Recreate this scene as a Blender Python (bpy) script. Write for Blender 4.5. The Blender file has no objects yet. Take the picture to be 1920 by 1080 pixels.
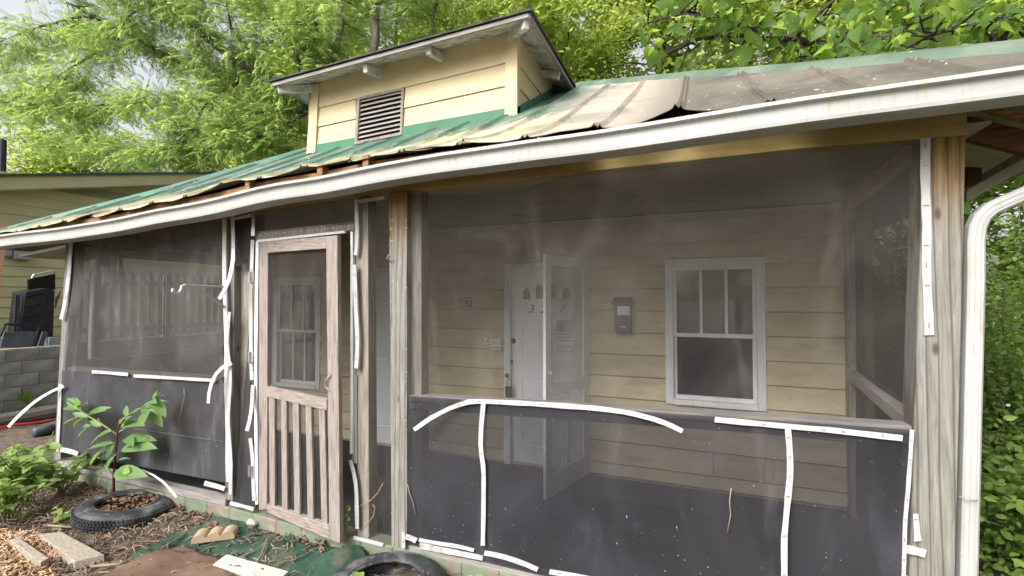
import bpy, math, random
import numpy as np
from mathutils import Vector, Matrix

random.seed(7); rng = np.random.default_rng(7)
sc = bpy.context.scene
col = sc.collection

# ------------------------------------------------------------------ camera
F, PSI, PIT = 880.0, math.radians(21.75), math.atan(20 / 880.0)
CAM = Vector((0, -2.66, 1.65))
fw = Vector((-math.sin(PSI) * math.cos(PIT), math.cos(PSI) * math.cos(PIT), math.sin(PIT)))
rt = Vector((math.cos(PSI), math.sin(PSI), 0)); upv = rt.cross(fw)
cd = bpy.data.cameras.new('camera'); cam = bpy.data.objects.new('camera', cd); col.objects.link(cam)
cd.sensor_width = 36.0; cd.lens = F / 1920 * 36.0; cd.clip_end = 2000; cd.clip_start = 0.05
M = Matrix((rt, upv, -fw)).transposed().to_4x4(); M.translation = CAM
cam.matrix_world = M
sc.camera = cam

# ------------------------------------------------------------------ sky, sun, exposure
SUN_EL, SUN_AZ = math.radians(40), math.radians(200)     # azimuth clockwise from +Y
w = bpy.data.worlds.new('World'); sc.world = w; w.use_nodes = True
wn = w.node_tree.nodes; wl = w.node_tree.links
sky = wn.new('ShaderNodeTexSky'); sky.sky_type = 'NISHITA'; sky.sun_disc = False
sky.sun_elevation = SUN_EL; sky.sun_rotation = SUN_AZ
sky.air_density = 1.0; sky.dust_density = 7.0; sky.ozone_density = 1.0
hs_ = wn.new('ShaderNodeHueSaturation'); hs_.inputs['Saturation'].default_value = 0.22     # overcast: the same sky seen through thin cloud
wl.new(sky.outputs[0], hs_.inputs['Color']); wl.new(hs_.outputs[0], wn['Background'].inputs[0]); wn['Background'].inputs[1].default_value = 0.15
sd = bpy.data.lights.new('sun', 'SUN'); sd.energy = 1.25; sd.angle = math.radians(22); sd.color = (1.0, 0.965, 0.91)
sun = bpy.data.objects.new('sun', sd); col.objects.link(sun)
sdir = Vector((math.sin(SUN_AZ) * math.cos(SUN_EL), math.cos(SUN_AZ) * math.cos(SUN_EL), math.sin(SUN_EL)))
sun.rotation_euler = sdir.to_track_quat('Z', 'Y').to_euler()
sc.view_settings.view_transform = 'Standard'; sc.view_settings.look = 'None'
sc.view_settings.exposure = 1.12; sc.view_settings.gamma = 1.0
sc.cycles.use_denoising = True
sc.cycles.max_bounces = 10; sc.cycles.transparent_max_bounces = 24; sc.cycles.diffuse_bounces = 6

# ------------------------------------------------------------------ photo pixel -> place
def ray(x, y): return fw + rt * ((x - 960) / F) - upv * ((y - 540) / F)
def PY(x, y, Y): d = ray(x, y); return CAM + d * ((Y - CAM.y) / d.y)
def PZ(x, y, Z): d = ray(x, y); return CAM + d * ((Z - CAM.z) / d.z)
def PX(x, y, X): d = ray(x, y); return CAM + d * ((X - CAM.x) / d.x)
def lerp(a, b, t): return a + (b - a) * t
def interp(x, xs, ys): return float(np.interp(x, xs, ys))

# ------------------------------------------------------------------ mesh helpers
class MB:
    def __init__(s): s.v = []; s.f = []
    def face(s, pts):
        n = len(s.v); s.v += [tuple(p) for p in pts]; s.f.append(tuple(range(n, n + len(pts)))); return s
    def hexa(s, p):            # 8 pts: 0-3 front ring, 4-7 back ring
        n = len(s.v); s.v += [tuple(q) for q in p]
        for f in ((0, 1, 2, 3), (7, 6, 5, 4), (0, 4, 5, 1), (1, 5, 6, 2), (2, 6, 7, 3), (3, 7, 4, 0)):
            s.f.append(tuple(n + i for i in f))
        return s
    def box(s, a, b):
        x0, x1 = sorted((a[0], b[0])); y0, y1 = sorted((a[1], b[1])); z0, z1 = sorted((a[2], b[2]))
        return s.hexa([(x0, y0, z0), (x1, y0, z0), (x1, y0, z1), (x0, y0, z1), (x0, y1, z0), (x1, y1, z0), (x1, y1, z1), (x0, y1, z1)])
    def bar(s, p, q, wd, th, up=(0, 0, 1)):
        p, q, up = Vector(p), Vector(q), Vector(up)
        d = (q - p).normalized(); sx = d.cross(up).normalized(); sy = sx.cross(d).normalized()
        a, b = sx * wd / 2, sy * th / 2
        return s.hexa([p - a - b, p + a - b, p + a + b, p - a + b, q - a - b, q + a - b, q + a + b, q - a + b])
    def tube(s, pts, rad, seg=8, cap=True):
        pts = [Vector(p) for p in pts]
        if not hasattr(rad, '__len__'): rad = [rad] * len(pts)
        n0 = len(s.v); pu = None
        for i, p in enumerate(pts):
            d = (pts[min(i + 1, len(pts) - 1)] - pts[max(i - 1, 0)]).normalized()
            if pu is None: pu = d.orthogonal().normalized()
            u = (pu - d * pu.dot(d)).normalized(); pu = u; v = d.cross(u)
            for k in range(seg):
                a = 2 * math.pi * k / seg
                s.v.append(tuple(p + (u * math.cos(a) + v * math.sin(a)) * rad[i]))
        for i in range(len(pts) - 1):
            for k in range(seg):
                a = n0 + i * seg + k; b = n0 + i * seg + (k + 1) % seg
                s.f.append((a, b, b + seg, a + seg))
        if cap:
            s.f.append(tuple(n0 + k for k in reversed(range(seg))))
            e = n0 + (len(pts) - 1) * seg; s.f.append(tuple(e + k for k in range(seg)))
        return s
    def build(s, name, mat, parent=None, smooth=False, bevel=0):
        me = bpy.data.meshes.new(name); me.from_pydata(s.v, [], s.f); me.update()
        return link(name, me, mat, parent, smooth, bevel)

def link(name, me, mat, parent=None, smooth=False, bevel=0):
    if mat and not me.materials: me.materials.append(mat)
    if smooth: me.polygons.foreach_set('use_smooth', [True] * len(me.polygons))
    o = bpy.data.objects.new(name, me); col.objects.link(o)
    if parent:
        o.parent = parent
        if parent.type == 'EMPTY' and parent.parent is None:
            o.matrix_parent_inverse = Matrix.Translation(-parent.location)
    if bevel:
        b = o.modifiers.new('bevel', 'BEVEL'); b.width = bevel; b.segments = 2; b.limit_method = 'ANGLE'
    return o
def np_mesh(name, V, Fc, mat, parent=None, smooth=False):
    V = np.asarray(V, dtype=np.float32); Fc = np.asarray(Fc, dtype=np.int32); k = Fc.shape[1]
    me = bpy.data.meshes.new(name)
    me.vertices.add(len(V)); me.vertices.foreach_set('co', V.ravel())
    me.loops.add(Fc.size); me.loops.foreach_set('vertex_index', Fc.ravel())
    me.polygons.add(len(Fc)); me.polygons.foreach_set('loop_start', np.arange(len(Fc), dtype=np.int32) * k)
    me.update(calc_edges=True)
    return link(name, me, mat, parent, smooth)
def tag(o, label=None, cat=None, group=None, kind=None):
    if label: o['label'] = label
    if cat: o['category'] = cat
    if group: o['group'] = group
    if kind: o['kind'] = kind
    return o
def thing(name, label, cat, loc, group=None):
    o = bpy.data.objects.new(name, None); col.objects.link(o); o.location = loc; o.empty_display_size = 0.2
    return tag(o, label, cat, group)

# ------------------------------------------------------------------ materials
def rgb(c): return (c[0], c[1], c[2], 1.0)
def new_mat(name):
    m = bpy.data.materials.new(name); m.use_nodes = True
    return m, m.node_tree.nodes, m.node_tree.links, m.node_tree.nodes['Principled BSDF']
def ramp(nt, stops):
    r = nt.new('ShaderNodeValToRGB'); e = r.color_ramp.elements
    while len(e) < len(stops): e.new(0.5)
    for i, (p, c) in enumerate(stops): e[i].position = p; e[i].color = rgb(c) if hasattr(c, '__len__') else (c, c, c, 1)
    return r
def noise_node(nt, ln, scale=4, stretch=(1, 1, 1), detail=6, rough=0.6, dist=0.0, rot=(0, 0, 0), coord='Object'):
    tc = nt.new('ShaderNodeTexCoord'); mp = nt.new('ShaderNodeMapping')
    mp.inputs['Scale'].default_value = stretch; mp.inputs['Rotation'].default_value = rot
    ln.new(tc.outputs[coord], mp.inputs['Vector'])
    n = nt.new('ShaderNodeTexNoise'); n.inputs['Scale'].default_value = scale
    n.inputs['Detail'].default_value = detail; n.inputs['Roughness'].default_value = rough; n.inputs['Distortion'].default_value = dist
    ln.new(mp.outputs[0], n.inputs['Vector']); return n
def mixrgb(nt, ln, fac, a, b, typ='MIX'):
    m = nt.new('ShaderNodeMix'); m.data_type = 'RGBA'; m.blend_type = typ
    for sock, val in ((m.inputs[0], fac), (m.inputs[6], a), (m.inputs[7], b)):
        if hasattr(val, "links"): ln.new(val, sock)
        elif hasattr(val, '__len__'): sock.default_value = rgb(val)
        else: sock.default_value = val
    return m.outputs[2]
def mat(name, stops, scale=4, stretch=(1, 1, 1), rough=0.7, bump=0.15, bscale=None, spots=(), rnd=0.0, detail=6, dist=0.0, metallic=0.0, spec=0.4, wave=None, coord='Object'):
    """mottled procedural surface: noise ramp + optional spots [(colour, scale, lo, hi, stretch)]"""
    m, nt, ln, bs = new_mat(name)
    n = noise_node(nt, ln, scale, stretch, detail, 0.6, dist, coord=coord)
    r = ramp(nt, stops); ln.new(n.outputs['Fac'], r.inputs[0]); c = r.outputs[0]
    if wave:       # wood rings: (scale, distortion, stretch, colour, strength)
        tc = nt.new('ShaderNodeTexCoord'); mp = nt.new('ShaderNodeMapping'); mp.inputs['Scale'].default_value = wave[2]
        ln.new(tc.outputs['Object'], mp.inputs[0])
        wv = nt.new('ShaderNodeTexWave'); wv.inputs['Scale'].default_value = wave[0]; wv.inputs['Distortion'].default_value = wave[1]
        wv.inputs['Detail'].default_value = 3; wv.bands_direction = 'X'
        ln.new(mp.outputs[0], wv.inputs[0]); rr = ramp(nt, [(0.0, 1.0), (0.22, 0.0)]); ln.new(wv.outputs['Fac'], rr.inputs[0])
        mm = nt.new('ShaderNodeMath'); mm.operation = 'MULTIPLY'; mm.inputs[1].default_value = wave[4]; ln.new(rr.outputs[0], mm.inputs[0])
        c = mixrgb(nt, ln, mm.outputs[0], c, wave[3])
    for (cc, s_, lo, hi, st) in spots:
        n2 = noise_node(nt, ln, s_, st, 5, 0.65, coord=coord); r2 = ramp(nt, [(lo, 0.0), (hi, 1.0)]); ln.new(n2.outputs['Fac'], r2.inputs[0])
        c = mixrgb(nt, ln, r2.outputs[0], c, cc)
    if rnd:
        oi = nt.new('ShaderNodeObjectInfo'); rr = ramp(nt, [(0, 1 - rnd), (1, 1 + rnd)])
        rr.color_ramp.elements[1].color = (1 + rnd, 1 + rnd, 1 + rnd, 1)
        ln.new(oi.outputs['Random'], rr.inputs[0]); c = mixrgb(nt, ln, 1.0, c, rr.outputs[0], 'MULTIPLY')
    ln.new(c, bs.inputs['Base Color']); bs.inputs['Roughness'].default_value = rough
    bs.inputs['Metallic'].default_value = metallic; bs.inputs['Specular IOR Level'].default_value = spec
    if bump:
        b = nt.new('ShaderNodeBump'); b.inputs['Strength'].default_value = bump; b.inputs['Distance'].default_value = 0.02
        n3 = noise_node(nt, ln, bscale or scale * 3, stretch, 6, 0.65); ln.new(n3.outputs['Fac'], b.inputs['Height']); ln.new(b.outputs[0], bs.inputs['Normal'])
    m['c'] = 1
    return m

GV, GX, GY = (14, 14, 0.9), (0.9, 14, 14), (14, 0.9, 14)      # grain along z, x, y
MT = {}
MT['siding'] = mat('siding_paint', [(0.3, (.40, .33, .21)), (0.5, (.49, .415, .275)), (0.75, (.57, .49, .34))], 2.2, (1, 1, 2.5), 0.62, 0.08, 14,
                   spots=[((.33, .25, .13), 1.1, .58, .80, (1, 1, 1.6)), ((.26, .20, .12), 9, .66, .80, (1, 1, 1)), ((.30, .25, .17), 2.4, .56, .74, (.5, 1, 2))], rnd=0.09)
MT['dormer'] = mat('dormer_paint', [(0.3, (.45, .365, .215)), (0.7, (.53, .44, .275))], 2.0, (1, 1, 2), 0.6, 0.05, 20,
                   spots=[((.44, .33, .17), 3, .58, .84, (1, 1, .5)), ((.36, .27, .15), 14, .68, .80, (2, 2, .4))], rnd=0.05)
MT['olive'] = mat('neighbour_siding_paint', [(0.3, (.45, .41, .245)), (0.7, (.54, .50, .315))], 1.5, (1, 1, 2), 0.7, 0.05, rnd=0.05)
MT['ochre'] = mat('ochre_beam_paint', [(0.3, (.23, .165, .05)), (0.55, (.32, .235, .08)), (0.8, (.39, .31, .13))], 3, (1, 6, 6), 0.65, 0.25, 40,
                  spots=[((.16, .085, .03), 7, .68, .74, (1, 3, 3)), ((.66, .60, .48), 16, .72, .76, (1, 1, 1))])
MT['gutter'] = mat('gutter_aluminium_paint', [(0.3, (.325, .328, .315)), (0.7, (.41, .415, .41))], 2, (1, 1, 1), 0.42, 0.04, 8,
                   spots=[((.30, .27, .17), 9, .54, .80, (5, .6, .6)), ((.20, .18, .10), 30, .66, .76, (1, 1, 1))])
MT['vinyl'] = mat('white_vinyl', [(0.3, (.36, .365, .375)), (0.7, (.45, .45, .46))], 8, (1, 1, 1), 0.5, 0.05, spots=[((.27, .25, .22), 10, .56, .78, (1, 1, 1))])
MT['staple'] = mat('staple_steel', [(0.3, (.20, .16, .11)), (0.7, (.30, .25, .18))], 30, rough=0.5, bump=0, metallic=0.4)
MT['white'] = mat('white_trim_paint', [(0.3, (.60, .60, .62)), (0.7, (.74, .74, .76))], 5, GV, 0.55, 0.1, spots=[((.36, .32, .28), 12, .68, .76, (3, 3, .6))])
MT['door_white'] = mat('door_white_paint', [(0.3, (.74, .76, .80)), (0.7, (.82, .84, .87))], 4, (1, 1, 1), 0.45, 0.03, spots=[((.46, .44, .42), 7, .70, .85, (1, 1, 1))])
MT['oldwhite'] = mat('peeling_white_paint', [(0.28, (.14, .13, .12)), (0.42, (.30, .30, .27)), (0.6, (.52, .52, .48))], 9, (1, 1, 1), 0.75, 0.4, 30,
                     spots=[((.20, .22, .17), 5, .58, .76, (1, 1, 1))])
MT['wood_door'] = mat('weathered_door_wood', [(0.25, (.10, .08, .07)), (0.45, (.245, .205, .185)), (0.75, (.37, .32, .295))], 6, GV, 0.85, 0.5, 20, spots=[((.10, .08, .07), 14, .66, .74, (10, 10, .5))])
MT['wood_doorx'] = mat('weathered_rail_wood', [(0.25, (.10, .08, .07)), (0.45, (.26, .215, .195)), (0.75, (.39, .335, .305))], 6, GX, 0.85, 0.5, 20, spots=[((.10, .08, .07), 14, .66, .74, (.5, 10, 10))])
MT['wood_grey'] = mat('grey_weathered_wood', [(0.25, (.11, .095, .08)), (0.5, (.24, .21, .18)), (0.8, (.36, .33, .29))], 5, GV, 0.85, 0.4, 20)
MT['wood_greyx'] = mat('grey_weathered_rail', [(0.25, (.13, .115, .11)), (0.5, (.27, .245, .235)), (0.8, (.40, .37, .36))], 5, GX, 0.85, 0.4, 20)
MT['wood_brown'] = mat('raw_brown_wood', [(0.25, (.10, .045, .018)), (0.5, (.26, .135, .055)), (0.8, (.42, .25, .12))], 5, GX, 0.8, 0.4, 20)
MT['wood_dark'] = mat('dark_rafter_wood', [(0.25, (.035, .016, .01)), (0.5, (.12, .05, .025)), (0.8, (.25, .12, .05))], 4, GX, 0.75, 0.35, 20)

def post_mat(name, top=1.75):
    m, nt, ln, bs = new_mat(name)
    n = noise_node(nt, ln, 5, (11, 11, .7), 7, .62, .6)
    grey = ramp(nt, [(.25, (.085, .078, .068)), (.45, (.165, .158, .14)), (.7, (.255, .25, .225))]); ln.new(n.outputs['Fac'], grey.inputs[0])
    org = ramp(nt, [(.25, (.085, .05, .02)), (.5, (.20, .12, .042)), (.75, (.29, .19, .075))]); ln.new(n.outputs['Fac'], org.inputs[0])
    tc = nt.new('ShaderNodeTexCoord'); sp = nt.new('ShaderNodeSeparateXYZ'); ln.new(tc.outputs['Object'], sp.inputs[0])
    n2 = noise_node(nt, ln, 3, (3, 3, .8), 4); ad = nt.new('ShaderNodeMath'); ad.operation = 'ADD'
    ln.new(sp.outputs['Z'], ad.inputs[0]); ln.new(n2.outputs['Fac'], ad.inputs[1])
    mr = nt.new('ShaderNodeMapRange'); mr.inputs[1].default_value = top + .45; mr.inputs[2].default_value = top + .95; ln.new(ad.outputs[0], mr.inputs[0])
    c = mixrgb(nt, ln, mr.outputs[0], grey.outputs[0], org.outputs[0])
    # cathedral grain lines
    mp = nt.new('ShaderNodeMapping'); mp.inputs['Scale'].default_value = (7, 7, .55); ln.new(tc.outputs['Object'], mp.inputs[0])
    wv = nt.new('ShaderNodeTexWave'); wv.inputs['Scale'].default_value = 1.05; wv.inputs['Distortion'].default_value = 7.5; wv.inputs['Detail'].default_value = 2; wv.inputs['Detail Scale'].default_value = 0.7
    ln.new(mp.outputs[0], wv.inputs[0]); rr = ramp(nt, [(0.0, .70), (0.16, 0.0)]); ln.new(wv.outputs['Fac'], rr.inputs[0])
    c = mixrgb(nt, ln, rr.outputs[0], c, (.055, .042, .03))
    # knots
    vo = nt.new('ShaderNodeTexVoronoi'); vo.inputs['Scale'].default_value = 1.0
    mp2 = nt.new('ShaderNodeMapping'); mp2.inputs['Scale'].default_value = (7, 7, 3.2); ln.new(tc.outputs['Object'], mp2.inputs[0]); ln.new(mp2.outputs[0], vo.inputs['Vector'])
    kr = ramp(nt, [(0.05, 1.0), (0.12, 0.0)]); ln.new(vo.outputs['Distance'], kr.inputs[0]); c = mixrgb(nt, ln, kr.outputs[0], c, (.075, .052, .036))
    ln.new(c, bs.inputs['Base Color']); bs.inputs['Roughness'].default_value = .82
    b = nt.new('ShaderNodeBump'); b.inputs['Strength'].default_value = .35; b.inputs['Distance'].default_value = .01; ln.new(n.outputs['Fac'], b.inputs['Height']); ln.new(b.outputs[0], bs.inputs['Normal'])
    return m
MT['post'] = post_mat('treated_post_wood', 1.93)

def screen_mat(name, cover, colr, dust=.25, dscale=3.0):
    """insect mesh: part open holes, part dark thread with dust"""
    m, nt, ln, bs = new_mat(name)
    n = noise_node(nt, ln, dscale, (1, 1, .7), 5, .55, .8)
    r = ramp(nt, [(.30, cover - dust * .35), (.52, cover), (.78, min(cover + dust, .97))]); ln.new(n.outputs['Fac'], r.inputs[0])
    n2 = noise_node(nt, ln, 70, (1, 1, 1), 2, .5); r2 = ramp(nt, [(.73, 0.0), (.78, 1.0)]); ln.new(n2.outputs['Fac'], r2.inputs[0])
    cl = ramp(nt, [(.3, tuple(v * .75 for v in colr)), (.75, tuple(min(v * 1.5, .6) for v in colr))]); ln.new(n.outputs['Fac'], cl.inputs[0])
    n5 = noise_node(nt, ln, 2.0, (2.0, 1, .6), 5, .65, 1.2, rot=(0, .6, 0)); r5 = ramp(nt, [(.54, 0.0), (.74, 1.0)]); ln.new(n5.outputs['Fac'], r5.inputs[0])
    cm = mixrgb(nt, ln, r5.outputs[0], cl.outputs[0], tuple(min(v * 2.2, .4) for v in colr))
    ln.new(mixrgb(nt, ln, r2.outputs[0], cm, (.45, .43, .40)), bs.inputs['Base Color']); bs.inputs['Roughness'].default_value = .8; bs.inputs['Specular IOR Level'].default_value = .15
    tr = nt.new('ShaderNodeBsdfTransparent'); mx = nt.new('ShaderNodeMixShader')
    ln.new(r.outputs[0], mx.inputs[0]); ln.new(tr.outputs[0], mx.inputs[1]); ln.new(bs.outputs[0], mx.inputs[2])
    ln.new(mx.outputs[0], nt['Material Output'].inputs[0]); return m
MT['screen'] = screen_mat('insect_screen', .31, (.062, .057, .052), .22, 1.6)
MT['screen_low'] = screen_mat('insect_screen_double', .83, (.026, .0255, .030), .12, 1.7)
MT['screen_left'] = screen_mat('insect_screen_oblique', .65, (.062, .058, .057), .22, 2.2)
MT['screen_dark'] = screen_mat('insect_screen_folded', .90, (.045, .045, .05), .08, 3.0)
MT['screen_door'] = screen_mat('door_insect_screen', .24, (.09, .085, .08), .12, 2.0)

def roof_mat():
    m, nt, ln, bs = new_mat('worn_green_metal_roof')
    tc = nt.new('ShaderNodeTexCoord'); sp = nt.new('ShaderNodeSeparateXYZ'); ln.new(tc.outputs['Object'], sp.inputs[0])
    n = noise_node(nt, ln, 1.6, (1, 1.0, 1.0), 7, .7, .5)
    n2 = noise_node(nt, ln, 2.2, (3.2, .7, .7), 8, .75, .3)       # flakes stretched down the slope
    def math_(op, a, b=None):
        q = nt.new('ShaderNodeMath'); q.operation = op
        for i, v in enumerate((a, b)):
            if v is None: continue
            if hasattr(v, 'links'): ln.new(v, q.inputs[i])
            else: q.inputs[i].default_value = v
        return q.outputs[0]
    # paint worn off towards the eave: height above eave line
    up = math_('ADD', math_('SUBTRACT', sp.outputs['Y'], math_('MULTIPLY', math_('ADD', sp.outputs['X'], 5.0), .21)), math_('MULTIPLY', math_('SUBTRACT', n2.outputs['Fac'], .5), 1.5))
    wear = ramp(nt, [(.37, 1.0), (.45, 0.0)]); mr = nt.new('ShaderNodeMapRange'); mr.inputs[1].default_value = -.6; mr.inputs[2].default_value = 1.4
    ln.new(up, mr.inputs[0]); ln.new(mr.outputs[0], wear.inputs[0])
    green = ramp(nt, [(.3, (.028, .08, .052)), (.46, (.045, .12, .08)), (.54, (.075, .11, .088)), (.64, (.24, .26, .225))]); ln.new(n2.outputs['Fac'], green.inputs[0])
    cream = ramp(nt, [(.3, (.17, .20, .115)), (.45, (.33, .31, .185)), (.57, (.46, .43, .31)), (.72, (.24, .18, .11))]); ln.new(n.outputs['Fac'], cream.inputs[0])
    tan = ramp(nt, [(.3, (.13, .12, .105)), (.48, (.29, .245, .205)), (.6, (.38, .32, .265)), (.75, (.24, .26, .19))]); ln.new(n.outputs['Fac'], tan.inputs[0])
    gry = ramp(nt, [(.3, (.045, .040, .033)), (.5, (.10, .088, .071)), (.64, (.15, .13, .10)), (.76, (.10, .145, .105))]); ln.new(n.outputs['Fac'], gry.inputs[0])
    def band(src, lo, hi):
        q = nt.new('ShaderNodeMapRange'); q.inputs[1].default_value = lo; q.inputs[2].default_value = hi; ln.new(src, q.inputs[0]); return q.outputs[0]
    xn = math_('ADD', sp.outputs['X'], math_('MULTIPLY', math_('SUBTRACT', n.outputs['Fac'], .5), 1.0))
    c = mixrgb(nt, ln, wear.outputs[0], green.outputs[0], cream.outputs[0])
    c = mixrgb(nt, ln, band(xn, -1.35, -.75), c, tan.outputs[0])
    c = mixrgb(nt, ln, band(xn, -.42, -.02), c, gry.outputs[0])
    n4 = noise_node(nt, ln, 26, (1, 1, 1), 3, .6); r4 = ramp(nt, [(.66, 0.0), (.72, 1.0)]); ln.new(n4.outputs['Fac'], r4.inputs[0])
    c = mixrgb(nt, ln, r4.outputs[0], c, (.55, .58, .50))
    ln.new(c, bs.inputs['Base Color']); bs.inputs['Roughness'].default_value = .6; bs.inputs['Metallic'].default_value = 0.0
    b = nt.new('ShaderNodeBump'); b.inputs['Strength'].default_value = .3; b.inputs['Distance'].default_value = .01; ln.new(n2.outputs['Fac'], b.inputs['Height']); ln.new(b.outputs[0], bs.inputs['Normal'])
    return m
MT['roof'] = roof_mat()
MT['cap'] = mat('green_hip_cap_paint', [(.25, (.045, .075, .052)), (.5, (.08, .12, .082)), (.75, (.16, .19, .145))], 2.2, (1, 1, 1), .6, .25, 12, spots=[((.52, .56, .50), 18, .68, .73, (1, 1, 1))])
MT['cap_left'] = mat('bright_green_hip_cap_paint', [(.25, (.035, .095, .066)), (.5, (.06, .145, .10)), (.75, (.13, .21, .155))], 2.2, (1, 1, 1), .6, .25, 12, spots=[((.40, .45, .40), 18, .68, .73, (1, 1, 1))])
MT['flashing'] = mat('green_flashing_paint', [(.3, (.022, .105, .055)), (.7, (.04, .16, .085))], 3, (1, 1, 1), .6, .15, 12, spots=[((.6, .62, .56), 14, .70, .74, (1, 1, 1))])
MT['shingle'] = mat('dark_roof_edge', [(.3, (.03, .035, .03)), (.7, (.10, .11, .09))], 8, rough=.85, bump=.4)
MT['curb'] = mat('flaking_green_curb', [(.36, (.12, .15, .10)), (.53, (.165, .195, .135)), (.57, (.20, .14, .115)), (.70, (.25, .22, .185))], 3.2, (1, 1, 1.4), .8, .3, 20, spots=[((.30, .20, .16), 11, .60, .66, (1, 1, 1))], detail=9)
MT['floor'] = mat('dark_porch_floor', [(.3, (.022, .021, .023)), (.6, (.042, .040, .040)), (.8, (.075, .07, .065))], 2, (1, 1, 1), .75, .2, 20, spots=[((.03, .055, .03), 1.4, .60, .72, (1, 2, 1)), ((.28, .27, .26), 40, .70, .74, (1, 1, 1))])
MT['mat_floor'] = mat('porch_mat_fabric', [(.3, (.008, .009, .011)), (.7, (.016, .017, .020))], 30, rough=.95, bump=.2)
MT['ceiling'] = mat('porch_ceiling_paint', [(.3, (.27, .245, .195)), (.7, (.38, .355, .29))], 1.4, (1, 1, 1), .8, .05, spots=[((.17, .145, .105), 2.5, .54, .76, (1, 1, 1))])
MT['dirt'] = mat('leaf_litter_soil', [(.28, (.045, .032, .022)), (.5, (.115, .085, .062)), (.72, (.20, .155, .115))], 9, (1, 1, 1), .95, .8, 45, spots=[((.25, .20, .16), 28, .60, .70, (1, 1, 1)), ((.05, .09, .03), .35, .56, .66, (1, 1, 1))], detail=9)
MT['terrace'] = mat('terrace_soil', [(.3, (.10, .085, .06)), (.7, (.2, .17, .12))], 6, rough=.95, bump=.4)
MT['block'] = mat('concrete_block', [(.3, (.15, .17, .19)), (.55, (.27, .29, .31)), (.75, (.40, .39, .35))], 5, (1, 1, 1), .9, .5, 60, spots=[((.42, .36, .25), 4, .58, .72, (1, 1, 1))], rnd=.16)
MT['mortar'] = mat('mortar', [(.3, (.27, .24, .18)), (.7, (.40, .36, .28))], 8, rough=.95, bump=.4)
MT['log'] = mat('old_timber', [(.25, (.05, .045, .04)), (.5, (.19, .165, .14)), (.75, (.32, .29, .25))], 5, GY, .9, .7, 14)
MT['rubber'] = mat('tyre_rubber', [(.3, (.016, .018, .021)), (.6, (.035, .038, .043)), (.8, (.10, .105, .11))], 5, (1, 1, 1), .62, .12, 30, spots=[((.20, .20, .195), 5, .50, .76, (1, 1, 2)), ((.15, .125, .10), 18, .58, .74, (1, 1, 1))])
MT['turf'] = mat('green_outdoor_carpet', [(.25, (.014, .042, .027)), (.5, (.032, .088, .057)), (.75, (.075, .14, .10))], 6, (1, 1, 1), .95, .9, 160, spots=[((.15, .125, .095), 3.2, .50, .68, (1, 1, 1)), ((.20, .17, .13), 40, .62, .70, (1, 1, 1))], detail=10)
MT['rust'] = mat('rusty_sheet', [(.25, (.055, .032, .022)), (.5, (.125, .075, .05)), (.75, (.20, .13, .09))], 4, (1, 1, 1), .85, .25, 30, spots=[((.045, .035, .03), 8, .60, .66, (1, 2.2, 1)), ((.36, .27, .20), 14, .66, .74, (1, 1, 1))])
MT['paintboard'] = mat('flaking_white_board', [(.3, (.44, .44, .36)), (.7, (.55, .54, .46))], 3, (1, 1, 1), .8, .2, spots=[((.06, .05, .045), 7, .60, .63, (1, 2, 1))])
MT['edging'] = mat('tan_concrete_edging', [(.3, (.30, .22, .145)), (.7, (.40, .305, .21))], 9, (1, 1, 1), .9, .35, 80, spots=[((.25, .19, .13), 12, .68, .78, (1, 1, 1))])
MT['stone'] = mat('grey_rubble', [(.3, (.22, .22, .21)), (.7, (.42, .41, .40))], 9, rough=.95, bump=.5)
MT['plank'] = mat('silvered_plank', [(.25, (.17, .145, .11)), (.5, (.33, .285, .23)), (.75, (.45, .40, .33))], 6, (4, 12, 12), .9, .5, 20)
MT['chip'] = mat('fresh_wood_chip', [(.25, (.26, .15, .08)), (.5, (.44, .28, .165)), (.75, (.58, .43, .29))], 7, rough=.85, bump=.3, coord='Object')
MT['twig'] = mat('dry_twig', [(.25, (.07, .048, .032)), (.5, (.19, .14, .10)), (.8, (.34, .27, .205))], 6, rough=.9, bump=.3)
MT['vinebrown'] = mat('dry_vine', [(.3, (.20, .16, .115)), (.7, (.30, .25, .19))], 20, rough=.9, bump=.2)
MT['bark'] = mat('grey_bark', [(.25, (.05, .042, .035)), (.5, (.13, .11, .09)), (.8, (.24, .21, .18))], 4, (4, 4, .8), .95, .8, 12)
MT['bark_dark'] = mat('dark_bark', [(.25, (.02, .016, .012)), (.5, (.05, .04, .03)), (.8, (.10, .085, .065))], 5, (3, 3, 3), .95, .6, 14)
MT['stem'] = mat('purple_stem', [(.3, (.07, .012, .018)), (.7, (.13, .03, .035))], 8, rough=.5, bump=.05)
MT['stemgreen'] = mat('green_stem', [(.3, (.12, .17, .04)), (.7, (.22, .26, .08))], 8, rough=.6, bump=.05)
MT['black'] = mat('black_painted_steel', [(.3, (.012, .013, .017)), (.7, (.030, .033, .042))], 6, rough=.42, bump=.06, spots=[((.09, .075, .06), 9, .66, .76, (1, 1, 1))])
MT['greysteel'] = mat('grey_steel_shelf', [(.3, (.07, .08, .11)), (.7, (.13, .145, .18))], 4, rough=.4, bump=.05, spots=[((.20, .17, .14), 6, .64, .78, (1, 1, 1))])
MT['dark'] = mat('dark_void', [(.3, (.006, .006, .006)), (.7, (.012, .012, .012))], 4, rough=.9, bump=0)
MT['metal'] = mat('galvanised_metal', [(.3, (.42, .43, .44)), (.7, (.62, .63, .64))], 12, rough=.35, bump=.03, metallic=.8)
MT['brass'] = mat('tarnished_brass', [(.3, (.12, .085, .035)), (.7, (.27, .20, .10))], 12, rough=.4, bump=.03, metallic=.7)
MT['slate'] = mat('slate_grey_mailbox', [(.3, (.045, .05, .065)), (.7, (.07, .078, .10))], 6, rough=.5, bump=.03)
MT['meter'] = mat('grey_meter_box', [(.3, (.22, .25, .27)), (.7, (.33, .36, .38))], 6, rough=.5, bump=.03)
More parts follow.
